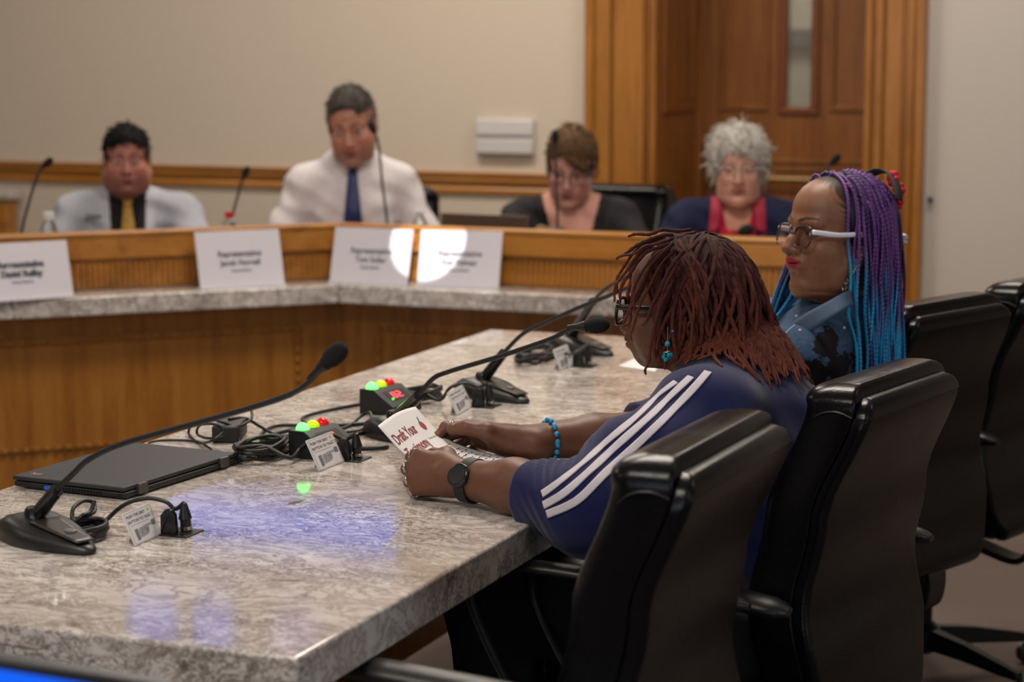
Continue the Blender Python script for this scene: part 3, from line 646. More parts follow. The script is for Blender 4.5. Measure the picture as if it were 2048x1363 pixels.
# ---------------- implicit surface modelling ----------------
def V3(*a): return np.array(a,float)
class Fr:
    """rigid frame: columns forward, left, up"""
    def __init__(s,t=(0,0,0),f=(1,0,0),up=(0,0,1),sc=1,M=None):
        s.t=np.array(t,float);s.s=sc
        if M is not None:s.R=np.array(M,float)
        else:
            f=np.array(f,float);f/=np.linalg.norm(f);u=np.array(up,float);u=u-f*(u@f);u/=np.linalg.norm(u);s.R=np.c_[f,np.cross(u,f),u]
    def loc(s,P): return ((P-s.t)@s.R)/s.s
    def w(s,p): return s.R@(np.array(p,float)*s.s)+s.t
    def wv(s,p): return s.R@np.array(p,float)
W0=Fr()
def rotm(ax,a):
    return np.array(Matrix.Rotation(a,3,ax))
class Sdf:
    def __init__(s): s.o=[]
    def cap(s,a,b,ra,rb=None,k=.01,fr=W0,m='u'):
        s.o.append((m,'c',(np.array(a,float),np.array(b,float),ra,ra if rb is None else rb),k,fr));return s
    def chain(s,pts,rs,k=.01,fr=W0,m='u'):
        for i in range(len(pts)-1): s.cap(pts[i],pts[i+1],rs[i],rs[i+1],k,fr,m)
        return s
    def ell(s,c,r,k=.01,fr=W0,rot=None,m='u'):
        s.o.append((m,'e',(np.array(c,float),np.array(r,float) if hasattr(r,'__len__') else np.array([r]*3,float),rot),k,fr));return s
    def cyl(s,a,b,r,k=.003,fr=W0,m='s'):
        s.o.append((m,'y',(np.array(a,float),np.array(b,float),r),k,fr));return s
    def half(s,p,n,k=.003,fr=W0,m='s'):
        n=np.array(n,float);s.o.append((m,'h',(np.array(p,float),n/np.linalg.norm(n)),k,fr));return s
    def disp(s,fn): s.o.append(('d','f',fn,0,W0));return s
    @staticmethod
    def prim(t,q,P):
        if t=='c':
            a,b,ra,rb=q;ba=b-a;pa=P-a;h=np.clip(pa@ba/(ba@ba+1e-12),0,1);return np.linalg.norm(pa-h[...,None]*ba,axis=-1)-(ra+(rb-ra)*h)
        if t=='e':
            c,r,rot=q;p=P-c
            if rot is not None:p=p@rot
            k0=np.linalg.norm(p/r,axis=-1);k1=np.linalg.norm(p/(r*r),axis=-1);return np.where(k0<1e-6,-r.min(),k0*(k0-1)/np.maximum(k1,1e-9))
        if t=='y':
            a,b,r=q;ba=b-a;L=np.linalg.norm(ba);u=ba/L;pa=P-a;h=pa@u;rad=np.linalg.norm(pa-h[...,None]*u,axis=-1);dx=rad-r;dy=np.abs(h-L/2)-L/2
            return np.minimum(np.maximum(dx,dy),0)+np.hypot(np.maximum(dx,0),np.maximum(dy,0))
        if t=='h':
            return (P-q[0])@q[1]
    def ev(s,P,Rb=None,C=None):
        """P: (N,...,3); with Rb: culled by block centres C"""
        d=np.full(P.shape[:-1],.5)
        for m,t,q,k,fr in s.o:
            if m=='d': d=d+q(P);continue
            if Rb is not None and t!='h':
                dc=s.prim(t,q,fr.loc(C))*fr.s;idx=np.nonzero(dc<3.2*Rb+k)[0]
                if len(idx)==0: continue
                if len(idx)==len(P): idx=slice(None)
            else: idx=slice(None)
            x=s.prim(t,q,fr.loc(P[idx]))*fr.s;y=d[idx]
            if m=='u':
                h=np.maximum(k-np.abs(y-x),0)/max(k,1e-9);r=np.minimum(y,x)-h*h*k*.25
            elif m=='s':
                x=-x;h=np.maximum(k-np.abs(y-x),0)/max(k,1e-9);r=np.maximum(y,x)+h*h*k*.25
            else:
                h=np.maximum(k-np.abs(y-x),0)/max(k,1e-9);r=np.maximum(y,x)+h*h*k*.25
            d[idx]=r
        return d
    def grad(s,P,e=.001):
        g=np.stack([s.ev(P+np.eye(3)[i]*e)-s.ev(P-np.eye(3)[i]*e) for i in range(3)],-1);return g/(np.linalg.norm(g,axis=-1,keepdims=True)+1e-9)
def sdf_mesh(sd,lo,hi,h):
    B=8;lo=np.array(lo,float);hi=np.array(hi,float);nb=np.ceil((hi-lo)/(h*B)).astype(int)
    bi=np.stack(np.meshgrid(*[np.arange(n) for n in nb],indexing='ij'),-1).reshape(-1,3);C=lo+(bi+.5)*h*B;Rb=h*B*.8660
    dc=np.concatenate([sd.ev(C[i:i+200000]) for i in range(0,len(C),200000)]);act=np.abs(dc)<Rb*1.5+2*h;bi=bi[act];C=C[act]
    off=np.stack(np.meshgrid(*[np.arange(B+1)]*3,indexing='ij'),-1)
    N=nb*B+2;keys=[];pos=[];quads=[]
    def key(g): return (g[...,0].astype(np.int64)*N[1]+g[...,1])*N[2]+g[...,2]
    E=[]
    for s0 in range(0,len(bi),700):
        b=bi[s0:s0+700];G=b[:,None,None,None,:]*B+off;P=lo+G*h;D=sd.ev(P,Rb,C[s0:s0+700]);S=D<0
        # cells
        cs=[S[:,i:B+i,j:B+j,k:B+k] for i in(0,1) for j in(0,1) for k in(0,1)];cnt=sum(c.astype(int) for c in cs);mix=(cnt>0)&(cnt<8)
        n,i,j,k=np.nonzero(mix)
        if len(n)==0: continue
        num=np.zeros((len(n),3));den=np.zeros(len(n))
        for a in range(3):
            for u in(0,1):
                for v in(0,1):
                    o=[0,0,0];o[(a+1)%3]=u;o[(a+2)%3]=v;q=list(o);q[a]+=1
                    d0=D[n,i+o[0],j+o[1],k+o[2]];d1=D[n,i+q[0],j+q[1],k+q[2]];c=(d0<0)!=(d1<0)
                    t=np.where(c,d0/np.where(np.abs(d0-d1)<1e-12,1,d0-d1),0)
                    p=np.tile(np.array(o,float),(len(n),1));p[:,a]+=t;num+=p*c[:,None];den+=c
        g=G[n,i,j,k];pos.append(lo+(g+num/den[:,None])*h);keys.append(key(g))
        for a in range(3):
            sl=[slice(0,B)]*3;s2=list(sl);s2[a]=slice(1,B+1)
            A=S[(slice(None),)+tuple(sl)];Z=S[(slice(None),)+tuple(s2)];n2,i2,j2,k2=np.nonzero(A!=Z)
            if len(n2)==0: continue
            g=G[n2,i2,j2,k2];u=np.zeros(3,int);u[(a+1)%3]=1;v=np.zeros(3,int);v[(a+2)%3]=1
            Q=np.stack([key(g-u-v),key(g-v),key(g),key(g-u)],1);fl=A[n2,i2,j2,k2];Q[~fl]=Q[~fl][:,::-1];E.append(Q)
    keys=np.concatenate(keys);pos=np.concatenate(pos);od=np.argsort(keys);keys=keys[od];pos=pos[od];Q=np.concatenate(E)
    ix=np.searchsorted(keys,Q);ix=np.clip(ix,0,len(keys)-1);ok=(keys[ix]==Q).all(1);return pos,ix[ok]
def np_obj(name,pos,faces,mat,parent=None,cols=None,attrs=None,label=None):
    me=bpy.data.meshes.new(name)
    if parent is not None:
        Mi=np.array(WM[parent.name].inverted());pos=pos@Mi[:3,:3].T+Mi[:3,3]
    me.vertices.add(len(pos));me.vertices.foreach_set('co',np.ascontiguousarray(pos,dtype=np.float32).ravel())
    nf=len(faces);me.loops.add(nf*4);me.loops.foreach_set('vertex_index',np.ascontiguousarray(faces,dtype=np.int32).ravel())
    me.polygons.add(nf);me.polygons.foreach_set('loop_start',np.arange(nf,dtype=np.int32)*4);me.polygons.foreach_set('loop_total',np.full(nf,4,np.int32));me.polygons.foreach_set('use_smooth',np.ones(nf,bool))
    me.update(calc_edges=True);me.validate()
    if cols is not None:
        at=me.color_attributes.new('Col','FLOAT_COLOR','POINT');at.data.foreach_set('color',np.c_[cols,np.ones(len(cols))].astype(np.float32).ravel())
    for kx,vv in (attrs or {}).items():
        at=me.attributes.new(kx,'FLOAT','POINT');at.data.foreach_set('value',vv.astype(np.float32))
    for m in(mat if isinstance(mat,(list,tuple)) else [mat]):me.materials.append(m)
    o=bpy.data.objects.new(name,me);link(o,parent)
    if label:o['label']=label
    return o
def sobj(name,sd,lo,hi,h,mat,parent,colf=None,attrf=None,label=None,smooth=0):
    pos,q=sdf_mesh(sd,lo,hi,h)
    if smooth:
        for _ in range(smooth):
            acc=np.zeros_like(pos);c=np.zeros(len(pos))
            for a in range(4):
                np.add.at(acc,q[:,a],pos[q[:,(a+1)%4]]);np.add.at(c,q[:,a],1)
            pos=pos*.5+.5*acc/np.maximum(c,1)[:,None]
    return np_obj(name,pos,q,mat,parent,colf(pos) if colf else None,attrf(pos) if attrf else None,label)
def L3(c): return np.array(lin(c)[:3])
def vcol(name,rough=.5,bump=0,bscale=400,var=.12,vscale=60,coat=0,sheen=0,spec=.4,sss=0,bdist=.0008):
    t=NT(name);a=t.n('ShaderNodeVertexColor');a.layer_name='Col';v=t.coord();nz=t.noise(v,vscale,4,.6)
    g=t.ramp(nz,[(.25,'%02x%02x%02x'%((int(255*(1-var)),)*3)),(.75,'ffffff')])
    t.set(Base_Color=t.mix(1.0,a.outputs[0],g,'MULTIPLY'),Roughness=rough,Specular_IOR_Level=spec,Coat_Weight=coat,Sheen_Weight=sheen)
    if sss:t.set(Subsurface_Weight=sss,Subsurface_Radius=(.6,.25,.12),Subsurface_Scale=.012)
    if bump:t.bump(t.noise(v,bscale,3,.6),bump,bdist)
    return t.m
SKIN=vcol('skin',.46,.25,700,.10,90,sss=.12,spec=.45,bdist=.0004)
CLOTH=vcol('cloth',.85,.25,900,.06,40,sheen=.2,spec=.2)
SUIT=vcol('suit_cloth',.8,.2,1200,.08,60,spec=.2)
HAIRM=vcol('hair',.62,1,900,.40,240,spec=.22,bdist=.0018)
# ---------------- head ----------------
def head(sd,fr,jaw=1,chin=1,nose=1,lip=1,fat=0,ears=True,cheek=1,age=0,brow=1,mz=0,nz=0,cz=0,mx=0):
    E=lambda c,r,k=.012,m='u',rot=None: sd.ell(c,r,k,fr,rot,m)
    Cp=lambda a,b,ra,rb,k=.012,m='u': sd.cap(a,b,ra,rb,k,fr,m)
    E((-.018,0,.032),(.097,.076,.082));E((.028,0,.042),(.066,.066,.062),.02)
    E((.030,0,-.035+cz*.4),(.060,.060+.004*fat,.070-cz*.5),.02)
    for s in(-1,1):
        Cp((.0,s*.058*jaw,-.050+cz*.5),(.040,s*.044*jaw,-.092+cz),.016+.004*fat,.016+.004*fat,.03)
        Cp((.040,s*.044*jaw,-.092+cz),(.076,s*.012,-.106+cz),.016+.003*fat,.015,.025)
        E((.056,s*.042,-.030),(.030,.022*cheek,.024),.022)
        E((.052,s*.036,-.062+cz*.6),(.030,.024+.006*fat,.030),.025)
        Cp((.086,s*.010,.020),(.076,s*.044,.020),.011*brow,.010,.014)
    E((.080+mx*.5,0,-.104+cz),(.016,.018,.014*chin),.016)
    E((.066+mx,0,-.074+mz+cz*.3),(.028,.032,.026),.02)
    if fat: E((.030,0,-.112+cz),(.045,.046,.022*fat),.025)
    for s in(-1,1):
        E((.101,s*.031,.000),(.017,.020,.0125),.012,'s')
        E((.0755,s*.031,.000),(.0150,.0165,.0140),.003)      # lids and eyeball
    # nose
    Cp((.088,0,.010),(.104,0,-.020+nz),.0075,.0095,.012);Cp((.104,0,-.020+nz),(.1125,0,-.034+nz),.0095,.0108*nose,.010)
    E((.1110,0,-.036+nz),(.0120,.0112*nose,.0095),.008)
    for s in(-1,1):
        E((.1010,s*.0125*nose,-.0385+nz),(.0115,.0080*nose,.0080),.006);E((.1055,s*.0075*nose,-.0470+nz),(.0055,.0038,.004),.003,'s')
    # mouth
    E((.088+mx,0,-.066+mz),(.016,.024,.018),.016)
    E((.0960+mx,0,-.0618+mz),(.0085*lip,.0215,.0056*lip),.006);E((.0945+mx,0,-.0732+mz),(.0088*lip,.0190,.0064*lip),.006)
    E((.104+mx,0,-.0675+mz),(.012,.026,.0011),.002,'s')
    E((.104+mx*.7,0,-.085+mz),(.010,.018,.006),.008,'s')
    if ears:
        for s in(-1,1):
            rm=rotm('Y',.25)@rotm('Z',s*.35)
            E((-.010,s*.0755,-.006),(.017,.0075,.031),.006,rot=rm);E((-.004,s*.0825,-.004),(.0085,.005,.018),.004,'s',rot=rm);E((-.004,s*.073,-.034),(.010,.006,.011),.006)
def facecol(fr,skin,lipc,browc='2a1c16',eye='3a2415',lid=.0075,blush=None,stub=None,lipw=1,browh=1,scalp=None,lidc=None,mz=0):
    S=L3(skin);LP_=L3(lipc);B=L3(browc)
    def f(P):
        p=fr.loc(P);x,y,z=p[:,0],p[:,1],p[:,2];ay=np.abs(y);c=np.tile(S,(len(P),1))
        def mixc(m,col): 
            m=np.clip(m,0,1)[:,None];c[:]=c*(1-m)+col*m
        if blush is not None: mixc(.6*np.exp(-((ay-.045)**2+(z+.035)**2)/.0005)*(x>.02)+.5*np.exp(-((x-.115)**2+y**2+(z+.035)**2)/.0003),L3(blush))
        if stub is not None: mixc(.55*(x>.0)*np.clip((-.045-z)/.02,0,1)*np.clip((z+.135)/.02,0,1)*(1-((ay<.023)*(np.abs(z+.0675)<.011))),L3(stub))
        if scalp is not None:
            a=np.clip((np.maximum(-(x-.026-.30*np.clip(z,-1,.2)+.006*np.sin(z*700+y*900)),0))/.012,0,1)*(z>-.02);mixc(a*.9,L3(scalp))
        lz=-.0675+mz+.0045*(ay/.025)**2
        up=(z>lz-.0005)&(z<lz+.0105*lipw*(1-(ay/.0265)**2)-(.0022*np.exp(-(ay/.004)**2)));lo=(z<=lz)&(z>lz-.0125*lipw*(1-(ay/.0255)**2))
        mixc(((up|lo)&(x>.070)&(ay<.026)).astype(float),LP_)
        mixc(((np.abs(z-lz)<.0011)&(x>.07)&(ay<.026)).astype(float)*.75,LP_*.25)
        bz=.0235+.006*np.sin(np.clip((ay-.012)/.040,0,1)*PI*.75);mixc(((np.abs(z-bz)<.0038*browh*(1-.55*np.clip((ay-.015)/.04,0,1)))&(ay>.012)&(ay<.052)&(x>.05)).astype(float)*.9,B)
        # eye opening
        ex=(ay-.031)/.0145;op=lid*(1-ex**2);inn=(np.abs(ex)<1)&(z<op*.95)&(z>-op*.55-.0005)&(x>.078)&(x<.099)
        if lidc is not None: mixc(((np.abs(ex)<1.15)&(z>op*.95)&(z<.017)&(x>.06)).astype(float)*.5,L3(lidc))
        mixc(inn.astype(float),L3('d8cdc4'));iris=inn&(((ay-.031)**2+(z-.000)**2)<.0062**2);mixc(iris.astype(float),L3(eye));mixc((iris&(((ay-.031)**2+z**2)<.0028**2)).astype(float),L3('050404'))
        mixc(((np.abs(ex)<1.08)&(np.abs(z-op*.95)<.0013)&(x>.07)).astype(float)*.85,L3('1a100c'))
        return c
    return f
# ---------------- hand ----------------
def hand(sd,o,ex,ey,ez,curls,thumb,sc=1,spread=.06,k=.006,tabs=None,palmk=.016):
    """o wrist, ex along fingers, ey thumb side, ez back of hand. returns finger joint lists (world)"""
    o=np.array(o,float);ex,ey,ez=[np.array(v,float)/np.linalg.norm(v) for v in(ex,ey,ez)]
    P=lambda x,y,z:o+(ex*x+ey*y+ez*z)*sc
    kn=[(.088,.030,.002),(.092,.010,.005),(.087,-.010,.003),(.078,-.028,-.002)];rt=[(.018,.018,0),(.016,.006,.002),(.016,-.006,.001),(.018,-.017,-.001)]
    for a,b in zip(rt,kn): sd.cap(P(*a),P(*b),.0155*sc,.0125*sc,palmk)
    sd.cap(P(.03,.0,-.006),P(.07,-.002,-.008),.018*sc,.013*sc,palmk)
    sd.cap(P(-.03,0,0),P(.02,0,0),.025*sc,.023*sc,.02)
    LN=[(.042,.025,.020),(.046,.029,.021),(.043,.027,.020),(.034,.020,.018)];RD=[.0092,.0094,.0088,.0078];out=[]
    for i in range(4):
        b=np.array(P(*kn[i]));ang=0;sp=spread*(1.5-i);dirb=ex*cos(sp)+ey*sin(sp);pts=[b];r=[RD[i]*1.12*sc]
        for j in range(3):
            ang+=curls[i][j];d=dirb*cos(ang)-ez*sin(ang);b=b+d*LN[i][j]*sc;pts.append(b);r.append(RD[i]*(1,.94,.80)[j]*sc)
        sd.chain(pts,r,.004);out.append(pts)
        for q in(1,2): sd.ell(pts[q],RD[i]*1.06*sc,.004)
    tp=[P(*q) for q in thumb];sd.cap(P(.022,.014,-.006),tp[0],.019*sc,.0165*sc,.018);sd.chain(tp,[.0150*sc,.0122*sc,.0105*sc][:len(tp)],.006);out.append(tp);return out
# ================= woman with red-brown locs (reading) =================
w1=thing('person','person with red-brown locs and glasses in navy striped jersey, reading a paper','person',(-.93,3.35,0))
sd=Sdf();th=R(5)
H1=Fr((-1.037,3.41,1.063),(-cos(th),.03,-sin(th)),(-sin(th),0,cos(th)),.985)
head(sd,H1,jaw=1.0,nose=1.25,lip=1.45,fat=.7,cheek=1.1,chin=1.0,mz=.006,cz=.020,mx=.009)
nk=H1.w((-.030,0,-.07));NB=V3(-.965,3.41,.935)
sd.cap(nk,NB,.052,.062,.03)
SL=V3(-.945,3.215,.900);SR=V3(-.965,3.60,.900);CH_=V3(-.93,3.40,.80);PV=V3(-.90,3.37,.56)
sd.cap(NB,CH_,.07,.12,.05);sd.cap(CH_,PV,.13,.15,.05);sd.cap(SL,NB,.055,.06,.04);sd.cap(SR,NB,.055,.06,.04)
EL=V3(-1.075,3.005,.798);WL=V3(-1.318,3.082,.802);ER=V3(-1.125,3.585,.806);WRr=V3(-1.335,3.388,.806)
sd.cap(SL,EL,.056,.048,.02)
sd.chain([EL,EL*.45+WL*.55+V3(0,0,.004),WL],[.046,.042,.0285],.02)
sd.cap(SR,ER,.055,.045,.02);sd.chain([ER,ER*.5+WRr*.5,WRr],[.043,.039,.028],.02)
# left hand: back towards the camera, fingers closed round the paper edge
Lex=V3(-.985,.10,.03);Lez=V3(-.16,-.86,.48);Lez-=Lex*(Lez@Lex)/(Lex@Lex);Ley=np.cross(Lex,Lez);Ley=Ley if Ley[2]>0 else -Ley
FL=hand(sd,WL,Lex,Ley,Lez,[(.75,1.25,.8),(.85,1.3,.8),(.95,1.3,.8),(1.05,1.25,.7)],[(.045,.040,-.016),(.078,.042,-.030),(.100,.034,-.036)],sc=.96,spread=.05)
# right hand: thumb on top of the sheet, fingers under it
Rex=V3(-.97,-.10,.10);Rez=V3(.0,.62,.78);Rez-=Rex*(Rez@Rex)/(Rex@Rex);Rey=np.cross(Rex,Rez);Rey=Rey if Rey[1]<0 else -Rey
FRr=hand(sd,WRr,Rex,Rey,Rez,[(.25,.95,.7),(.55,.8,.5),(.75,.8,.5),(.9,.8,.5)],[(.050,.044,-.010),(.086,.050,-.012),(.112,.044,-.016)],sc=1.0,spread=.05)
SK1='6e4530'
fc=facecol(H1,SK1,'5c302c',browc='1c110d',eye='2a160c',lid=.0070,browh=.9,mz=.006)
def col1(P):
    c=fc(P);return c
BODY1=sd
body1=sobj('body',sd,(-1.50,2.93,.40),(-.72,3.72,1.24),.0023,SKIN,w1,col1)
# ---- jersey ----
NV='161b4a'
js=Sdf()
js.cap(NB+V3(.0,0,-.01),CH_+V3(.0,0,-.01),.085,.150,.06);js.cap(CH_,PV,.158,.175,.08);js.ell((-.995,3.40,.775),(.115,.155,.11),.06)
js.cap(SL,NB+V3(.015,0,.005),.072,.074,.05);js.cap(SR,NB+V3(.015,0,.005),.072,.074,.05);js.cap(SL,SR,.07,.07,.05)
js.ell((-.865,3.40,.80),(.062,.15,.15),.05)
js.chain([SL,SL*.45+EL*.55+V3(.005,0,-.004),EL+V3(.012,-.004,-.010)],[.082,.083,.076],.03);EC=EL*.58+WL*.42
js.chain([EL+V3(.01,-.002,-.006),EC],[.068,.058],.03)
js.chain([SR,ER],[.078,.066],.03);ERC=ER*.7+WRr*.3;js.cap(ER,ERC,.064,.058,.02)
def folds(P):
    x,y,z=P[...,0],P[...,1],P[...,2]
    cu=np.exp(-((x+1.13)**2)/.0012)*np.exp(-((y-3.03)**2)/.004)
    a=.0035*cu*np.sin((x*1.0+z*.6)*330+y*20)
    w=np.exp(-((z-.79)**2)/.006)*np.exp(-((x+.85)**2)/.006)
    a=a+.006*w*np.sin((z+.35*(x+.85))*105)
    a=a+.004*np.sin(y*22+z*31+x*17)*np.sin(z*23-x*19+1)+.0018*np.sin(x*90+z*60+y*35)*np.exp(-((z-.86)**2)/.01)
    return a
js.disp(folds)
dL=(WL-EL)/np.linalg.norm(WL-EL);cutL=V3(-1.176,0,0);cl0=EL+dL*((cutL[0]-EL[0])/dL[0]);js.cyl(cl0,cl0+dL*.14,.10,.004)
dR=(WRr-ER)/np.linalg.norm(WRr-ER);cr0=ER+dR*.065;js.cyl(cr0,cr0+dR*.14,.09,.004)
js.ell(NB+V3(-.012,0,.075),(.066,.064,.06),.008,m='s')
js.half((0,0,.50),(0,0,1),.004,m='s')
def colj(P):
    c=np.tile(L3(NV),(len(P),1));return c
jersey=sobj('jersey',js,(-1.30,2.88,.47),(-.66,3.74,1.02),.0036,CLOTH,w1,colj,smooth=1,label='navy blue jersey with three white sleeve stripes')
bv=BVHTree.FromPolygons([tuple(v.co) for v in jersey.data.vertices],[tuple(p.vertices) for p in jersey.data.polygons])
JM=WM[jersey.name]
# three stripes draped along the sleeve (found by casting towards the sleeve axis)
ax=[NB+V3(.0,-.07,.0),SL,SL*.45+EL*.55+V3(.005,0,-.004),EL+V3(.012,-.004,-.010),EC]
axP=crom([Vector(p) for p in ax[1:]],14)
def strip(pxpath,wd,name,lift=.0016):
    """stripe through picture points projected from the camera side onto the sleeve, width in metres"""
    mi=JM.inverted();pts=[]
    for q in crom([Vector((a,b,0)) for a,b in pxpath],14):
        r=ray(q.x,q.y).normalized();o=CO
        hit=bv.ray_cast(mi@o,(mi.to_3x3()@r));
        if hit[0] is not None: pts.append((JM@hit[0],(JM.to_3x3()@hit[1]).normalized()))
    m=MB();rows=[]
    for i,(p,n) in enumerate(pts):
        t=(pts[min(i+1,len(pts)-1)][0]-pts[max(i-1,0)][0]).normalized();s_=t.cross(n).normalized();row=[]
        for j in range(6):
            q=p+s_*wd*(j/5-.5)+n*.03;h=bv.ray_cast(mi@q,mi.to_3x3()@(-n))
            row.append((JM@h[0])+(JM.to_3x3()@h[1]).normalized()*lift if h[0] is not None and h[3]<.06 else p+s_*wd*(j/5-.5)+n*lift)
        rows.append(row)
    vs=[p for r_ in rows for p in r_];m.add(vs,[(i*6+j,(i+1)*6+j,(i+1)*6+j+1,i*6+j+1) for i in range(len(rows)-1) for j in range(5)])
    return mk(name,m,plain('stripe_white_'+str(len(pts)),'cfc8cf',.75),jersey,solid=.0016,smooth=60)
strip([(1352,764),(1318,790),(1275,832),(1221,877),(1164,928),(1112,969),(1085,988)],.0125,'sleeve_stripe')
strip([(1382,754),(1350,784),(1303,830),(1246,880),(1186,936),(1130,985),(1088,1010)],.0125,'sleeve_stripe')
strip([(1416,744),(1386,778),(1336,830),(1277,886),(1215,942),(1155,1000),(1095,1028)],.0125,'sleeve_stripe')
# trousers, shoes
tr=Sdf()
for s in(-1,1):
    hy=3.37+s*.10;ky=3.37+s*.13
    tr.chain([V3(-.90,hy,.55),V3(-1.33,ky,.555),V3(-1.30,ky,.12)],[.115,.075,.058],.03)
tr.ell((-.87,3.37,.56),(.14,.19,.10),.05);tr.half((0,0,.085),(0,0,1),.003,m='s')
sobj('trousers',tr,(-1.45,3.05,.06),(-.68,3.70,.70),.008,plain('black_trousers','111118',.85),w1)
for s in(-1,1):
    m=Sdf().cap((-1.28,3.37+s*.13,.05),(-1.42,3.37+s*.14,.035),.045,.036,.02).half((0,0,.003),(0,0,1),.003);sobj('shoe',m,(-1.50,3.15,0),(-1.2,3.6,.12),.008,BLK,w1)
# ---- glasses ----
def glasses(fr,parent,fc,ac,yo=.033,rw=.026,rh=.020,xo=.104,z0=-.003,thick=.0022,armr=.0022,armh=1.8,lens=True,tilt=0):
    W=lambda p:Vector(fr.w(p));F_=MB()
    for s in(-1,1):
        P=[W((xo-.10*max(0,(abs(s*yo+rw*c)-.02))**1*.9-.004*(z),s*yo+rw*math.copysign(abs(c)**.6,c),z0+rh*z)) for c,z in [(cos(2*PI*k/28),math.copysign(abs(sin(2*PI*k/28))**.7,sin(2*PI*k/28))) for k in range(29)]]
        F_.tube(P,thick,8,caps=False)
    F_.tube(crom([W((xo,-yo+rw,z0+.004)),W((xo+.004,0,z0+.008)),W((xo,yo-rw,z0+.004))],5),thick*.9,8)
    g=mk('glasses_frame',F_,fc,parent,smooth=70)
    for s in(-1,1):
        m=MB();q=[W((xo-.006,s*(yo+rw),z0+.010)),W((xo-.014,s*(yo+rw+.007),z0+.010)),W((.05,s*.078,z0+.006)),W((-.01,s*.080,z0+.006)),W((-.022,s*.078,z0-.012))]
        m.tube(crom(q,6),armr,10,flat=armh);mk('temple_arm',m,ac,g,smooth=70)
        if lens:
            n=24;o=W((xo-.003,s*yo,z0));m=MB();vs=[o]+[W((xo-.10*max(0,(abs(s*yo+rw*c)-.02))*.9-.004*z,s*yo+rw*math.copysign(abs(c)**.6,c),z0+rh*z)) for c,z in [(cos(2*PI*k/n),math.copysign(abs(sin(2*PI*k/n))**.7,sin(2*PI*k/n))) for k in range(n)]]
            m.add(vs,[(0,k+1,(k+1)%n+1) for k in range(n)]);mk('lens',m,LENS,g)
    return g
lt_=NT('lens_glass');lt_.set(Base_Color=(1,1,1,1),Roughness=.02,Transmission_Weight=1,IOR=1.2,Alpha=.10,Specular_IOR_Level=.6);LENS=lt_.m
glasses(H1,w1,BLKG,BLKG,xo=.112,z0=-.004,rw=.027,rh=.022,thick=.0030,armr=.0030,armh=1.7)
# ---- locs ----
def tubes_np(paths,radii,n,cols,twist=None):
    """many tubes of equal ring counts -> pos, faces, cols"""
    P=np.array(paths);M,K,_=P.shape
    T=np.gradient(P,axis=1);T/=np.linalg.norm(T,axis=-1,keepdims=True)+1e-9
    A=np.zeros_like(T);A[...,0]=1;A[np.abs(T[...,0])>.9]=(0,1,0)
    U=np.cross(T,A);U/=np.linalg.norm(U,axis=-1,keepdims=True)
    for k in range(1,K):
        u=U[:,k-1]-T[:,k]*(U[:,k-1]*T[:,k]).sum(-1,keepdims=True);U[:,k]=u/(np.linalg.norm(u,axis=-1,keepdims=True)+1e-9)
    Wv=np.cross(T,U);an=2*PI*np.arange(n)/n
    r=radii
    if r.ndim==2:r=np.repeat(r[:,:,None],n,2)
    pos=P[:,:,None,:]+(U[:,:,None,:]*np.cos(an)[None,None,:,None]+Wv[:,:,None,:]*np.sin(an)[None,None,:,None])*r[...,None]
    idx=np.arange(M*K*n).reshape(M,K,n);a=idx[:,:-1];b=idx[:,1:];q=np.stack([a,np.roll(a,-1,2),np.roll(b,-1,2),b],-1).reshape(-1,4)
    c=np.repeat(cols[:,:,None,:],n,2).reshape(-1,3);return pos.reshape(-1,3),q,c
def hang(roots,dirs,L,K,sd,fr,grav,out=.006,stiff=.7,wob=.1,seedr=None,lean=None,keep=None):
    """grow strands from the scalp, gravity bends them, the body pushes them out"""
    N=len(roots);P=np.array(roots,float);D=np.array(dirs,float);st=(np.array(L)/(K-1))[:,None];out_=[P.copy()];rg=seedr or rng
    ph=rg.uniform(0,6.28,(N,3));fq=rg.uniform(15,40,(N,3))
    for k in range(K-1):
        g=np.tile(np.array(grav,float),(N,1))
        if lean is not None:g=g+lean
        D=D*stiff+g*(1-stiff)+wob*np.sin(ph+fq*k*st*1.0)*.5
        D/=np.linalg.norm(D,axis=1,keepdims=True)
        Q=P+D*st
        for _ in range(2):
            d=sd.ev(Q);bad=d<out
            if bad.any():
                gg=sd.grad(Q[bad]);Q[bad]+=gg*(out-d[bad])[:,None]
        D=(Q-P);D/=np.linalg.norm(D,axis=1,keepdims=True)+1e-9;P=Q;out_.append(P.copy())
    return np.stack(out_,1)
COMB=Sdf();COMB.o=list(BODY1.o)
COMB.cap(SL,NB+V3(.015,0,.005),.074,.078,.05);COMB.cap(SR,NB+V3(.015,0,.005),.074,.078,.05);COMB.cap(NB,CH_,.09,.155,.06);COMB.ell((-.865,3.40,.80),(.066,.15,.15),.05)
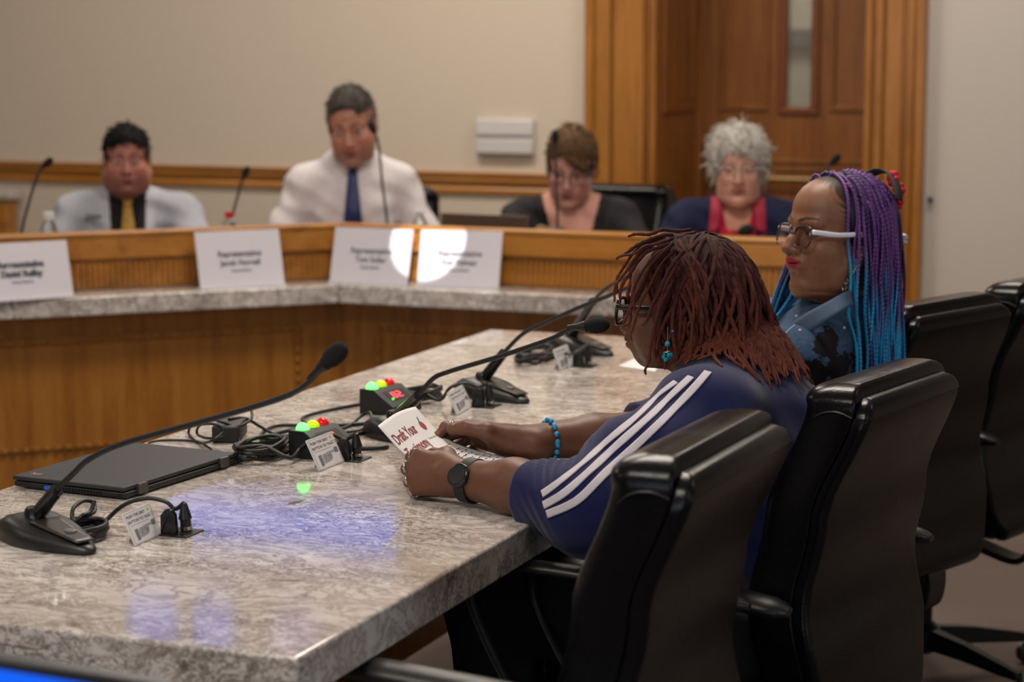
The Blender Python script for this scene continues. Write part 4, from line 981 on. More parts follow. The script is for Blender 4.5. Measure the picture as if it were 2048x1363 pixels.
# scalp cap under the locs
sc_=Sdf();sc_.ell((-.018,0,.034),(.101,.081,.087),.01,H1);sc_.ell((-.035,0,-.03),(.070,.072,.075),.03,H1);sc_.ell((.118,0,-.055),(.085,.095,.115),.01,H1,m='s')
hr1=sobj('hair',sc_,(-1.25,3.25,.90),(-.85,3.57,1.25),.004,HAIRM,w1,lambda P:np.tile(L3('3a1916'),(len(P),1)),label='red-brown shoulder length locs')
r1=np.random.default_rng(11);roots=[];dirs=[];Ls=[];sz=[]
crown=np.array((-.045,.0,.12))
n_=0
while n_<330:
    v=r1.normal(size=3);v/=np.linalg.norm(v)
    p=np.array((-.018,0,.034))+v*np.array((.100,.080,.086))
    if p[2]<-.03 or p[0]>.044 or (p[0]>-.006+.60*max(0,p[2]-.050)): continue
    t=p-crown;t=t-v*(t@v);t/=np.linalg.norm(t)+1e-6;d=t*.8+v*.35
    bk=min(1,max(0,(-p[0]-.02)/.06));zt_=.988-.060*max(0,bk-.5)*2*(abs(p[1])<.045)-.025*r1.random();L=H1.w(p)[2]-zt_+.030*(p[2]>.06)
    if p[0]>-.02: L*=.85+.15*r1.random();d=d+np.array((-.55,np.sign(p[1])*.35,0))
    roots.append(H1.w(p));dirs.append(H1.wv(d));Ls.append(L);n_+=1
K_=44
ln=np.array([[.30 if H1.loc(np.array(q))[0]>-.02 else .0,0,0] for q in roots]);PT=hang(roots,dirs,Ls,K_,COMB,H1,(0,0,-1),lean=ln,out=.0065,stiff=.74,wob=.20,seedr=r1)
# flyaway front locs
P2=[]
for d_,pts in ((3.52,[(1345,470),(1305,475),(1275,492),(1245,508),(1236,520)]),(3.50,[(1345,478),(1300,490),(1265,506),(1231,518)]),(3.54,[(1380,460),(1330,460),(1290,468),(1253,471)]),(3.52,[(1330,478),(1285,500),(1252,540),(1232,575),(1226,603)]),
    (3.52,[(1340,485),(1290,508),(1258,548),(1240,590),(1238,612)]),(3.50,[(1345,490),(1305,515),(1274,560),(1263,610),(1258,640),(1247,655)]),(3.49,[(1350,500),(1320,530),(1296,580),(1275,622),(1262,662),(1266,682)]),(3.46,[(1345,560),(1322,610),(1303,680),(1294,730),(1292,748)]),
    (3.49,[(1345,488),(1310,520),(1285,560),(1272,590),(1268,618)]),(3.53,[(1330,470),(1280,495),(1248,530),(1236,560),(1232,585)]),(3.47,[(1370,500),(1335,545),(1315,590),(1300,625),(1283,650)]),(3.47,[(1360,520),(1330,570),(1318,620),(1312,650)]),(3.50,[(1340,500),(1300,540),(1280,590),(1255,620),(1250,648)])):
    q=crom([pd(x,y,d_) for x,y in pts],22);ar=np.array([tuple(v) for v in q]);ii=np.linspace(0,len(ar)-1,K_);i0=np.floor(ii).astype(int);i1=np.minimum(i0+1,len(ar)-1);ar=ar[i0]+(ar[i1]-ar[i0])*(ii-i0)[:,None]
    ar+=.0016*np.sin(np.linspace(0,9,K_)[:,None]*np.array((1.3,2.1,1.7))+len(P2));P2.append(ar)
P2=np.array(P2)
PT=np.concatenate([PT,P2]);M_=len(PT);ss=np.linspace(0,1,K_)
r0=r1.uniform(.0034,.0052,(M_,1));r0[-len(P2):]*=.72
rad=r0*(1-.45*ss[None,:]**3)*(1+.13*np.sin(ss[None,:]*K_*1.3+r1.uniform(0,6,(M_,1)))+.08*r1.normal(size=(M_,K_)));rad[:,-1]*=.4
base=L3('4a211d');tip=L3('8a4632');f=r1.uniform(.0,1,(M_,1,1));cc_=(base*(1-ss[None,:,None]*.75)+tip*ss[None,:,None]*.75)*(.75+.6*f)
pos,q,c=tubes_np(PT,rad,7,cc_);np_obj('locs',pos,q,HAIRM,hr1,c)
# ---- earring, watch, bracelet, rings ----
def proj_on(px_,py_,d): return pd(px_,py_,d)
ea=pd(1335,668,3.455);m=MB();m.tube([ea+Vector((0,0,.012)),ea-Vector((0,0,.012))],.0008,6)
er=mk('earring',m,STEEL,w1);TQ=plain('turquoise_bead','1f8fa0',.15)
m=MB().ell(ea-Vector((0,0,.016)),(.0045,.0045,.005),10,8);mk('bead',m,TQ,er)
for k in range(7):
    a=k*.9;m=MB().ell(ea+Vector((.006*cos(a),.006*sin(a),-.034-.004*(k%3))),(.0032,.0032,.004),8,6);mk('bead',m,TQ,er)
m=MB().tube([ea-Vector((0,0,.02)),ea-Vector((0,0,.032))],.0006,6).tube(crom([ea+Vector((.006*cos(a),.006*sin(a),-.029)) for a in np.linspace(0,6.28,9)],2),.0006,6);mk('ear_wire',m,STEEL,er)
mk('ear_stud',MB().ell(pd(1345,662,3.455),.0022,8,6),plain('violet_stud','6a5ad0',.15),w1)
# watch
wc=WL+(EL-WL)*.10;wd=Vector((EL-WL)).normalized();wz=Vector(Lez);wz=(wz-wd*wz.dot(wd)).normalized();wy=wd.cross(wz)
m=MB();rg=[]
for k in range(37):
    a=2*PI*k/36;q=Vector(wc)+wz*(.0315*cos(a))+wy*(.0345*sin(a));nn=(wz*cos(a)+wy*sin(a));rg.append([q-wd*.0105,q+wd*.0105,q+wd*.0105+nn*.0028,q-wd*.0105+nn*.0028])
m.loft(rg,False);wt=mk('wrist_watch',m,plain('watch_strap','1d1d1f',.55),w1,smooth=50,label='black round-faced wrist watch')
cw=Vector(wc)+wz*.0335*.9-wy*.004*(1 if wy.z>0 else -1)
m=MB().lathe([(.0185,0),(.0205,.002),(.0205,.008),(.0185,.0105),(.0165,.0107)],cw,wz,32);mk('watch_case',m,BLKG,wt,smooth=50)
m=MB().lathe([(.0166,.0),(.0166,.0005)],cw+wz*.0106,wz,32);mk('watch_face',m,plain('watch_glass','26282a',.12),wt)
# bracelet
BT=plain('turquoise_bracelet','1690c8',.35);bc=WRr+(ER-WRr)*.20;bd_=Vector(ER-WRr).normalized();bz=Vector((0,0,1));bz=(bz-bd_*bz.dot(bd_)).normalized();by=bd_.cross(bz)
br=None
for k in range(14):
    a=2*PI*k/14+.2;q=Vector(bc)+bz*(.0365*cos(a))+by*(.0375*sin(a));t_=(-bz*sin(a)+by*cos(a));rot=Vector((0,0,1)).rotation_difference(t_).to_matrix()
    m=MB().ell(q,(.0048,.0048,.0085 if k%2 else .0052),10,8,rot)
    if br is None: br=mk('bead_bracelet',m,BT,w1,smooth=70,label='bright turquoise bead bracelet')
    else: mk('bead',m,BT,br,smooth=70)
# rings
def ring(pts,i,u,r,label=None,stone=True):
    a,b=Vector(pts[i]),Vector(pts[i+1]);c=a.lerp(b,u);d=(b-a).normalized();x=d.orthogonal().normalized();y=d.cross(x);m=MB()
    for o in(-.0022,.0022): m.tube([c+d*(o+.0008*sin(3*t))+x*r*cos(t)+y*r*sin(t) for t in np.linspace(0,2*PI,25)],.0012,6,caps=False)
    if stone:
        for k in range(12):
            t=2*PI*k/12;m.ell(c+x*(r+.0006)*cos(t)+y*(r+.0006)*sin(t),.0020,7,5)
    return mk('finger_ring',m,STEEL,w1,smooth=60)
for i,(j,u) in enumerate(((0,.45),(0,.5),(0,.45),(0,.5))): ring(FL[i],j,u,(.0112,.0112,.0106,.0098)[i])
ring(FRr[0],0,.75,.0108,stone=False)
# nails of the right thumb
tpn=FRr[4];a,b=Vector(tpn[1]),Vector(tpn[2]);d=(b-a).normalized();up=Vector((.1,-.45,.88));up=(up-d*up.dot(d)).normalized();sd_=d.cross(up)
m=MB();m.grid(lambda u,v:b+d*(-.009+.014*u)+sd_*(.0068*(v*2-1)*(1-.25*(2*u-1)**2))+up*(.0108-.0035*(v*2-1)**2-.002*u*u),6,6);mk('thumb_nail',m,plain('nail','a47a6a',.3),w1,solid=.0006)
# ---- the sheet of paper ----
PA=V3(-1.490,3.135,.868);PB_=V3(-1.519,3.352,.864)
prof=[(0,0),(.05,-.045),(.10,-.066),(.17,-.078),(.24,-.088)]
xs_=np.array([p[0] for p in prof]);zs_=np.array([p[1] for p in prof])
cs=np.interp(np.linspace(0,.24,200),xs_,zs_)
cv=crom([Vector((a,0,b)) for a,b in prof],30);cl_=[0]
for a,b in zip(cv,cv[1:]):cl_.append(cl_[-1]+(b-a).length)
def paper(u,v,off=0):
    """u 0..1 across (towards +Y), v 0..1 down the page (towards the woman)"""
    s=v*.262;i=min(range(len(cl_)),key=lambda k:abs(cl_[k]-s)) if False else int(np.searchsorted(cl_,s));i=min(max(i,1),len(cv)-1)
    t=(s-cl_[i-1])/(cl_[i]-cl_[i-1]+1e-9);c=cv[i-1].lerp(cv[i],min(t,1));d=(cv[i]-cv[i-1]).normalized();n=Vector((-d.z,0,d.x))
    if n.z<0:n=-n
    o=Vector(PA).lerp(Vector(PB_),u);return o+Vector((c.x,0,c.z+.006*sin(u*PI)*(1-v)))+n*off
m=MB();m.grid(lambda u,v:paper(u,v),16,40);pp=mk('paper_sheet',m,WHITEP,None,solid=.0004,smooth=70)
tag(pp,'white sheet headed Draft Your Testimony held in both hands of reading woman','paper')
PFN=lambda x,y:paper(max(0,min(1,x/.216)),max(0,min(1,y/.262)),.0007)
def ptext(s,size,x,y,mat,name,off=0,stretch=1):
    m=MB();put_text(m,s,size,lambda a,b:PFN(x+a,y-b),off,stretch=stretch);return mk(name,m,mat,pp,smooth=None)
RED=plain('print_red','8e1c2c',.6)
ptext('Draft Your',.030,.010,.048,RED,'heading',.0006,.86);ptext('Testimony',.030,.010,.080,RED,'heading',.0006,.86)
ptext('Community Partner',.0075,.135,.070,plain('print_green','3f6b48',.6),'logo_text',0,.8)
m=MB();m.grid(lambda u,v:Vector(PFN(.168+.011*u*cos(6.283*v)*(1+.15*cos(12.57*v)),.040+.0105*u*sin(6.283*v))),3,20);mk('apple_logo',m,plain('logo_red','b3202a',.6),pp,smooth=None)
m=MB();m.add([PFN(.166,.030),PFN(.172,.022),PFN(.178,.020),PFN(.174,.028)],[(0,1,2,3)]);m.add([PFN(.160,.036),PFN(.167,.030),PFN(.168,.042),PFN(.164,.044)],[(0,1,2,3)]);mk('apple_leaf',m,plain('logo_green','2f7a3a',.6),pp,smooth=None)
m=MB();pts=[Vector(PFN(x,.092-.012*sin(x*30)*.4)) for x in np.linspace(.01,.19,30)];m.tube(pts,.0006,5);mk('orange_rule',m,plain('print_orange','e0a868',.6),pp)
ptext('Written Testimony',.009,.012,.108,RED,'subheading',0,.8)
m=MB();r2=random.Random(4)
for row in range(12):
    y=.118+row*.0115;x=.03 if row%4 else .012
    while x<.19:
        L=r2.uniform(.008,.026);q=[Vector(PFN(x+L*t,y-.0045*abs(sin(t*L*900+r2.random()))*r2.uniform(.5,1))) for t in np.linspace(0,1,int(L*900))];
        if len(q)>2:m.tube(q,.00034,4)
        x+=L+r2.uniform(.003,.012)
mk('handwriting',m,plain('pen_ink','5a5866',.6),pp)
m=MB()
for row in range(12): m.tube([Vector(PFN(x,.1205+row*.0115)) for x in np.linspace(.012,.2,12)],.0002,4)
mk('ruled_lines',m,plain('ruled_grey','9a98a0',.6),pp)
# ================= woman with blue and purple braids =================
w2=thing('person','person in denim jacket with long purple and blue braids and white-armed glasses','person',(-.90,4.08,0))
sd=Sdf();yw=R(46);f=np.array((-cos(yw),-sin(yw),.03))
H2=Fr((-.922,4.035,1.138),f,(.02,.03,1),1.0)
head(sd,H2,jaw=1.0,nose=1.02,lip=1.35,cheek=1.2,chin=1.25,fat=.5,mz=.008,nz=.004,mx=.003)
NB2=V3(-.915,4.08,.985);sd.cap(H2.w((-.030,0,-.06)),NB2,.050,.056,.03)
SL2=V3(-.955,3.91,.890);SR2=V3(-1.03,4.26,.895);C2=V3(-.975,4.10,.80);P2v=V3(-1.01,4.14,.56)
sd.cap(NB2,C2,.06,.11,.05);sd.cap(C2,P2v,.12,.14,.05);sd.cap(SL2,NB2,.05,.05,.04);sd.cap(SR2,NB2,.05,.05,.04)
EL2=V3(-1.02,3.84,.70);WL2=V3(-1.20,4.00,.665);ER2=V3(-1.08,4.28,.70);WR2=V3(-1.24,4.15,.668)
sd.chain([SL2,EL2,WL2],[.05,.042,.026],.02);sd.chain([SR2,ER2,WR2],[.05,.042,.026],.02)
cur=[(.35,.4,.3)]*4
for o,e in((WL2,EL2),(WR2,ER2)):
    ex=o-e;ex/=np.linalg.norm(ex);ex[2]*=.1;up=V3(0,0,1);hand(sd,o,ex,np.cross(up,ex)*(1 if o is WR2 else -1),up,cur,[(.045,.040,-.010),(.075,.050,-.014),(.095,.050,-.018)],sc=.92)
fc2=facecol(H2,'8c5d42','a31330',browc='14100e',eye='1d120c',lid=.0045,browh=.85,scalp='1c1412',lipw=1.15,lidc='6d4430',mz=.008)
body2=sobj('body',sd,(-1.52,3.70,.42),(-.66,4.45,1.30),.0023,SKIN,w2,fc2)
# denim jacket with black lace
DN=NT('denim_lace');a=DN.n('ShaderNodeVertexColor');a.layer_name='Col';la_=DN.n('ShaderNodeAttribute');la_.attribute_name='lace';v=DN.coord()
n1=DN.noise(v,26,5,.7,.6);n2=DN.noise(v,120,3,.6);ad=DN.n('ShaderNodeMath',operation='ADD');DN.l(la_.outputs['Fac'],ad.inputs[0]);DN.l(n1,ad.inputs[1])
mk_=DN.ramp(ad.outputs[0],[(.93,'000000'),(.97,'ffffff')]);dc=DN.mix(1.0,a.outputs[0],DN.ramp(n2,[(.3,'c4c4c4'),(.7,'ffffff')]),'MULTIPLY')
DN.set(Base_Color=DN.mix(mk_,dc,lin('0c0b10')),Roughness=.85,Specular_IOR_Level=.2);DN.bump(DN.mix(mk_,n2,n1),.35,.003)
js=Sdf();js.cap(NB2+V3(0,0,-.02),C2,.080,.135,.05);js.cap(C2,P2v,.135,.145,.06);js.cap(SL2,NB2+V3(0,0,-.03),.068,.075,.05);js.cap(SR2,NB2+V3(0,0,-.03),.068,.075,.05);js.cap(SL2,SR2,.07,.07,.05)
js.ell((-1.05,4.06,.80),(.09,.13,.10),.05);js.chain([SL2,EL2,EL2*.15+WL2*.85],[.068,.060,.042],.02);js.chain([SR2,ER2,ER2*.15+WR2*.85],[.068,.060,.042],.02)
fw=np.array((-cos(R(20)),-sin(R(20)),0.));ls=np.array((-fw[1],fw[0],0));ls=-ls if ls[1]<0 else ls
for s in(-1,1):   # collar leaves
    js.cap(NB2+fw*(-.05)+ls*s*.050+V3(0,0,.022),NB2+fw*.080+ls*s*.040+V3(0,0,-.055),.018,.016,.008)
js.cap(NB2-fw*.055+ls*.045+V3(0,0,.022),NB2-fw*.055-ls*.045+V3(0,0,.022),.018,.018,.01)
js.cap(NB2+V3(0,0,-.03)+fw*.0,NB2+fw*.02+V3(0,0,.10),.050,.060,.008,m='s')
js.disp(lambda P:.003*np.sin(P[...,0]*40+P[...,2]*55)*np.sin(P[...,1]*45-P[...,2]*20)+.0015*np.sin(P[...,2]*120+P[...,0]*60))
js.half((0,0,.50),(0,0,1))
def dcol(P): 
    z=P[:,2];c=np.tile(L3('37506e'),(len(P),1));k=np.clip((z-.86)/.1,0,1)[:,None];return c*(1-.15*k)+L3('4f6a86')*.15*k
def lace(P):
    B=[((1660,655),.062),((1650,690),.07),((1620,745),.085),((1690,745),.10),((1735,740),.075),((1600,790),.12),((1660,800),.15),((1590,850),.11),((1640,880),.13)]
    r=np.zeros(len(P))
    for (x,y),s in B:
        c=np.array(pd(x,y,3.96));r=np.maximum(r,np.exp(-((P[:,2]-c[2])**2+(P[:,0]-c[0])**2+.15*(P[:,1]-c[1])**2)/(s*.50)**2)*.95)
    return r*.78
jk=sobj('denim_jacket',js,(-1.45,3.70,.47),(-.62,4.45,1.10),.0035,DN.m,w2,dcol,lambda P:{'lace':lace(P)},smooth=1,label='faded blue denim jacket with black lace flowers')
up_=[(1548,690),(1572,655),(1610,628),(1655,604),(1682,588),(1700,580)];lo_=[(1556,712),(1590,684),(1632,655),(1670,630),(1692,616),(1706,610)]
dep=[4.10,4.03,3.985,3.965,3.98,4.02]
A_=crom([pd(x,y,d+.012) for (x,y),d in zip(up_,dep)],6);B_=crom([pd(x,y,d-.012) for (x,y),d in zip(lo_,dep)],6)
m=MB();m.grid(lambda u,v_:A_[int(round(u*(len(A_)-1)))].lerp(B_[int(round(u*(len(A_)-1)))],v_),len(A_)-1,5);DC=plain('denim_collar','42566f',.85,bump=.3,bscale=900,var=.1);mk('denim_collar',m,DC,jk,solid=.0035,smooth=60)
SF2=surfer_simple=BVHTree.FromPolygons([tuple(WM[jk.name]@v.co) for v in jk.data.vertices],[tuple(p.vertices) for p in jk.data.polygons])
def onjk(x,y,l=.001):
    r=ray(x,y).normalized();h=SF2.ray_cast(CO,r);return h[0]-r*l if h[0] is not None else pd(x,y,3.97)
for pth in([(1662,598),(1652,625),(1640,648)],[(1545,700),(1570,668),(1605,640),(1650,628)]): mk('stitched_seam',MB().tube(crom([onjk(x,y) for x,y in pth],6),.0022,6),plain('seam_pale','8a8f96',.8),jk)
RS=plain('rhinestone_white','e4e4ea',.1)
for x,y in((1593,632),(1600,660),(1688,655),(1715,700),(1560,740)): mk('rhinestone',MB().ell(onjk(x,y),.0028,8,6),RS,jk)
tr=Sdf()
for s in(-1,1):
    tr.chain([V3(-1.0,4.12+s*.10,.55),V3(-1.28,4.06+s*.12,.55),V3(-1.26,4.06+s*.12,.12)],[.11,.07,.055],.03)
tr.ell((-.98,4.12,.56),(.12,.18,.10),.05).half((0,0,.085),(0,0,1));sobj('trousers',tr,(-1.42,3.8,.06),(-.66,4.42,.70),.009,plain('dark_jeans','1a2030',.85),w2)
for s in(-1,1):
    m=Sdf().cap((-1.24,4.06+s*.12,.05),(-1.38,4.05+s*.13,.035),.043,.034,.02).half((0,0,.003),(0,0,1));sobj('shoe',m,(-1.46,3.8,0),(-1.15,4.35,.12),.009,BLK,w2)
GW=plain('glasses_white','e8e6ee',.25);gt=NT('glasses_tortoise');gt.set(Base_Color=lin('35302e'),Roughness=.2);
glasses(H2,w2,gt.m,GW,xo=.103,z0=-.006,yo=.033,rw=.027,rh=.0205,thick=.0019,armr=.0022,armh=2.3)
# rhinestone earring
e0=Vector(H2.w((.004,-.086 if H2.w((0,-.08,0))[1]<H2.w((0,.08,0))[1] else .086,-.036)));m=MB();r3=random.Random(2)
er=mk('rhinestone_earring',MB().tube([e0,e0+Vector((-.012,-.006,-.035)),e0+Vector((-.030,-.006,-.072))],.0015,6),STEEL,w2)
CR=NT('rhinestone');CR.set(Base_Color=lin('e6e2da'),Metallic=1,Roughness=.12)
for k in range(34):
    t=k/33;c=e0+Vector((-.030*t**1.2,-.006*t,-.072*t));m.ell(c+Vector((r3.uniform(-.004,.004),r3.uniform(-.004,.004),r3.uniform(-.002,.002))),r3.uniform(.0018,.0034),7,5)
mk('rhinestones',m,CR.m,er,smooth=None)
# braids
sc2=Sdf();sc2.ell((-.020,0,.033),(.100,.080,.086),.01,H2);sc2.ell((-.035,0,-.02),(.070,.076,.07),.03,H2);sc2.ell((.090,0,-.030),(.088,.12,.115),.012,H2,m='s')
BH=vcol('braid_hair',.42,.5,1100,.15,300,spec=.45)
hb=sobj('hair',sc2,(-1.08,3.90,.98),(-.75,4.18,1.30),.004,BH,w2,lambda P:np.tile(L3('17101a'),(len(P),1)),label='long thin braids, purple above and bright blue below')
CB2=Sdf();CB2.o=list(sd.o);CB2.cap(SL2,NB2+V3(0,0,-.03),.070,.080,.05);CB2.cap(SR2,NB2+V3(0,0,-.03),.070,.080,.05);CB2.cap(NB2+V3(0,0,-.02),C2,.09,.150,.05);CB2.cap(C2,P2v,.155,.17,.06)
r4=np.random.default_rng(5);roots=[];dirs=[];Ls=[];side=[];n_=0
near=-1 if H2.w((0,-.08,0))[1]<H2.w((0,.08,0))[1] else 1
while n_<190:
    v=r4.normal(size=3);v/=np.linalg.norm(v);p=np.array((-.020,0,.033))+v*np.array((.101,.081,.087))
    if p[2]<.0 or p[0]>-.002+.60*max(0,p[2]-.04) or (p[2]<.06 and p[0]>-.026): continue
    t=np.array((-.55,np.sign(p[1]+1e-9)*.75,-.25))*.9;t=t-v*(t@v);d=t+v*.30
    roots.append(H2.w(p));dirs.append(H2.wv(d));z0_=H2.w(p)[2];Ls.append(z0_-.80+r4.uniform(-.05,.06)+.05);n_+=1
K_=90
LN_=np.zeros((len(roots),3));Pth=hang(roots,dirs,Ls,K_,CB2,H2,(.02,0,-1),out=.0045,stiff=.72,wob=.05,seedr=r4)
# braids falling in front of the far shoulder
fr2=[];fd2=[];fl2=[]
for k in range(22):
    fr2.append(H2.w((.025-.035*r4.random(),-near*(.076+.008*r4.random()),.02+.03*r4.random())));fd2.append(H2.wv((.30,-near*.15,-1)));fl2.append(.34+.07*r4.random())
Pf=hang(fr2,fd2,fl2,K_,CB2,H2,(-.34,.02,-1),out=.0045,stiff=.80,wob=.03,seedr=r4)
Pth=np.concatenate([Pth,Pf])
K2=260;ii=np.linspace(0,K_-1,K2);i0=np.floor(ii).astype(int);i1=np.minimum(i0+1,K_-1);Pth=Pth[:,i0]+(Pth[:,i1]-Pth[:,i0])*(ii-i0)[None,:,None];K_=K2
M_=len(Pth);ss=np.linspace(0,1,K_)
Ltot=np.array(Ls+fl2)[:,None]
s_m=ss[None,:]*Ltot
r0=r4.uniform(.0030,.0042,(M_,1));ph=r4.uniform(0,6.28,(M_,1));n=8;an=2*PI*np.arange(n)/n
w_=2*PI*s_m/.0085+ph
rad=r0[:,:,None]*(1+.20*np.sin(w_[:,:,None]+np.sign(np.cos(an))[None,None,:]*PI/2)*np.abs(np.cos(an))[None,None,:]**.5)*(1-.35*np.abs(np.sin(an))[None,None,:])*(1.15-.35*ss[None,:,None])
pu=L3('6b3a86');pl=L3('3a1f5e');bl=L3('18a0d8');tq=L3('0f7fb8');bk=L3('17101a')
typ=r4.random((M_,1));tr_=r4.uniform(.25,.5,(M_,1));tr_[typ>.86]=1.6
mx=np.clip((ss[None,:]-tr_)/.14,0,1)[...,None];ca=np.where((typ<.6)[...,None],pu,pl)*r4.uniform(.8,1.15,(M_,1,1));cb=np.where((r4.random((M_,1))<.6)[...,None],bl,tq)
cc_=ca*(1-mx)+cb*mx;cc_=np.where((typ>.95)[...,None],bk,cc_)
# second resampling so that the weave shows
pos,q,c=tubes_np(Pth,rad,n,np.broadcast_to(cc_,(M_,K_,3)));np_obj('braids',pos,q,BH,hb,c)
m=MB();o=Vector(H2.w((-.075,0,.085)))
rg=[]
for k in range(25):
    a=-1.15+2.3*k/24;c1=Vector(H2.w((-.066-.020*cos(a),.086*sin(a),.034+.090*cos(a))));c2=Vector(H2.w((-.086-.020*cos(a),.082*sin(a),.030+.086*cos(a))));rg.append((c1,c2))
m.add([p for ab in rg for p in ab],[(2*i,2*i+1,2*i+3,2*i+2) for i in range(24)])
mk('hair_band',m,plain('band_grey_black','2a2628',.8),hb,solid=.003,smooth=70)
for k,(a,b,c_) in enumerate(((-.098,near*.030,.106),(-.106,near*.040,.084),(-.112,near*.028,.062))):
    m=MB()
    for j in range(6):
        an_=j*PI/3;m.ell(H2.w((a-.004,b+.010*cos(an_),c_+.010*sin(an_))),.0075,8,6)
    m.ell(H2.w((a-.010,b,c_)),.007,8,6);mk('fabric_flower',m,plain('flower_red','c0152e',.7),hb,smooth=60,label='red fabric flower')
m=MB();o=pd(1808,478,4.22)
for j in range(9): m.ell(o+Vector((.004*sin(j*2.1)-.008,.006*cos(j*1.7),.007*sin(j*1.3))),(.012,.008,.005),8,6)
mk('hair_tie',m,plain('hair_tie_white','d9d4d6',.7),hb,smooth=60,label='white ruffled hair tie')
# ================= committee members behind the dais =================
def sitter(label,hp,d,face,skin,lipc,jacket,size=1.0,pitch=0,roll=0,hw=.185,shd=.165,elbow=.27,armf=.30,nup=0,hkw=None,fkw=None,colf=None,bodyf=None,lean=.0,name_c='jacket',hres=.0042):
    O=V3(*pd(hp[0],hp[1],d));t=thing('person',label,'person',(O[0]-0*face[0],O[1],0))
    f0=np.array((face[0],face[1],0.));f0/=np.linalg.norm(f0);l0=np.array((-f0[1],f0[0],0.))
    bf=np.array((bodyf or face)+(0,)) if len(bodyf or face)==2 else np.array(bodyf);bf=bf/np.linalg.norm(bf);bl_=np.array((-bf[1],bf[0],0.))
    fh=f0*cos(pitch)-V3(0,0,1)*sin(pitch);up=V3(0,0,1)*cos(roll)+l0*sin(roll)
    H=Fr(O,fh,up,size);sd=Sdf();head(sd,H,**(hkw or {}))
    NB=O-V3(0,0,.205-nup)*size-bf*(.035+lean);sd.cap(H.w((-.03,0,-.06)),NB,.052*size,.058*size,.03)
    Ss=[NB+bl_*s*hw+V3(0,0,-shd+.115) for s in(-1,1)];CC=NB-V3(0,0,.16)+bf*.0;PP=V3(*(NB-bf*(lean*.8+.02)));PP[2]=.52
    sd.cap(NB,CC,.07,.12,.05);sd.cap(CC,PP,.13,.15,.05);arms=[]
    for s,S in zip((-1,1),Ss):
        Ee=NB+bl_*s*elbow+bf*armf*.45;Ee[2]=.80;Wr=NB+bl_*s*(elbow-.12)+bf*(armf+.13);Wr[2]=.785
        sd.cap(S,NB,.05,.05,.04);sd.chain([S,Ee,Wr],[.05,.042,.028],.02)
        ex=Wr-Ee;ex/=np.linalg.norm(ex);up_=V3(0,0,1);hand(sd,Wr,ex,np.cross(up_,ex)*(-s),up_,[(.3,.5,.3)]*4,[(.045,.040,-.010),(.075,.048,-.014),(.095,.048,-.018)],sc=.95);arms.append((S,Ee,Wr))
    fcx=facecol(H,skin,lipc,**(fkw or {}))
    sobj('body',sd,O-V3(.50,.55,.78),O+V3(.50,.50,.17),hres,SKIN,t,fcx)
    j=Sdf();j.cap(NB-V3(0,0,.02),CC,.085,.145,.06);j.cap(CC,PP,.150,.165,.06)
    for (S,Ee,Wr) in arms:
        j.cap(S,NB-V3(0,0,.02),.068,.075,.05);j.chain([S,Ee,Ee*.12+Wr*.88],[.066,.058,.042],.02)
    j.cap(arms[0][0],arms[1][0],.07,.07,.05);j.cap(NB+V3(0,0,-.01),NB+bf*.03+V3(0,0,.1),.058,.066,.01,m='s')
    j.disp(lambda P:.004*np.sin(P[...,0]*35+P[...,2]*50)*np.sin(P[...,1]*40-P[...,2]*30)+.002*np.sin(P[...,2]*90+P[...,0]*40))
    def cj(P):
        q=P-NB;x=q@bf;y=q@bl_;z=q[:,2];c=np.tile(L3(jacket),(len(P),1))
        if colf: colf(c,x,y,z)
        return c
    jo=sobj(name_c,j,O-V3(.52,.57,.72),O+V3(.52,.52,-.08),.005,SUIT,t,cj,smooth=1)
    tq_=Sdf()
    for s in(-1,1): tq_.chain([PP+bl_*s*.1,PP+bl_*s*.13+bf*.42,(PP+bl_*s*.13+bf*.40)*V3(1,1,0)+V3(0,0,.06)],[.11,.07,.055],.03)
    sobj('trousers',tq_,np.minimum(PP,PP+bf*.5)-V3(.3,.3,.5),np.maximum(PP,PP+bf*.5)+V3(.3,.3,.15),.012,plain('dark_trousers','1c1c22',.85),t)
    return t,H,NB,bf,bl_,jo
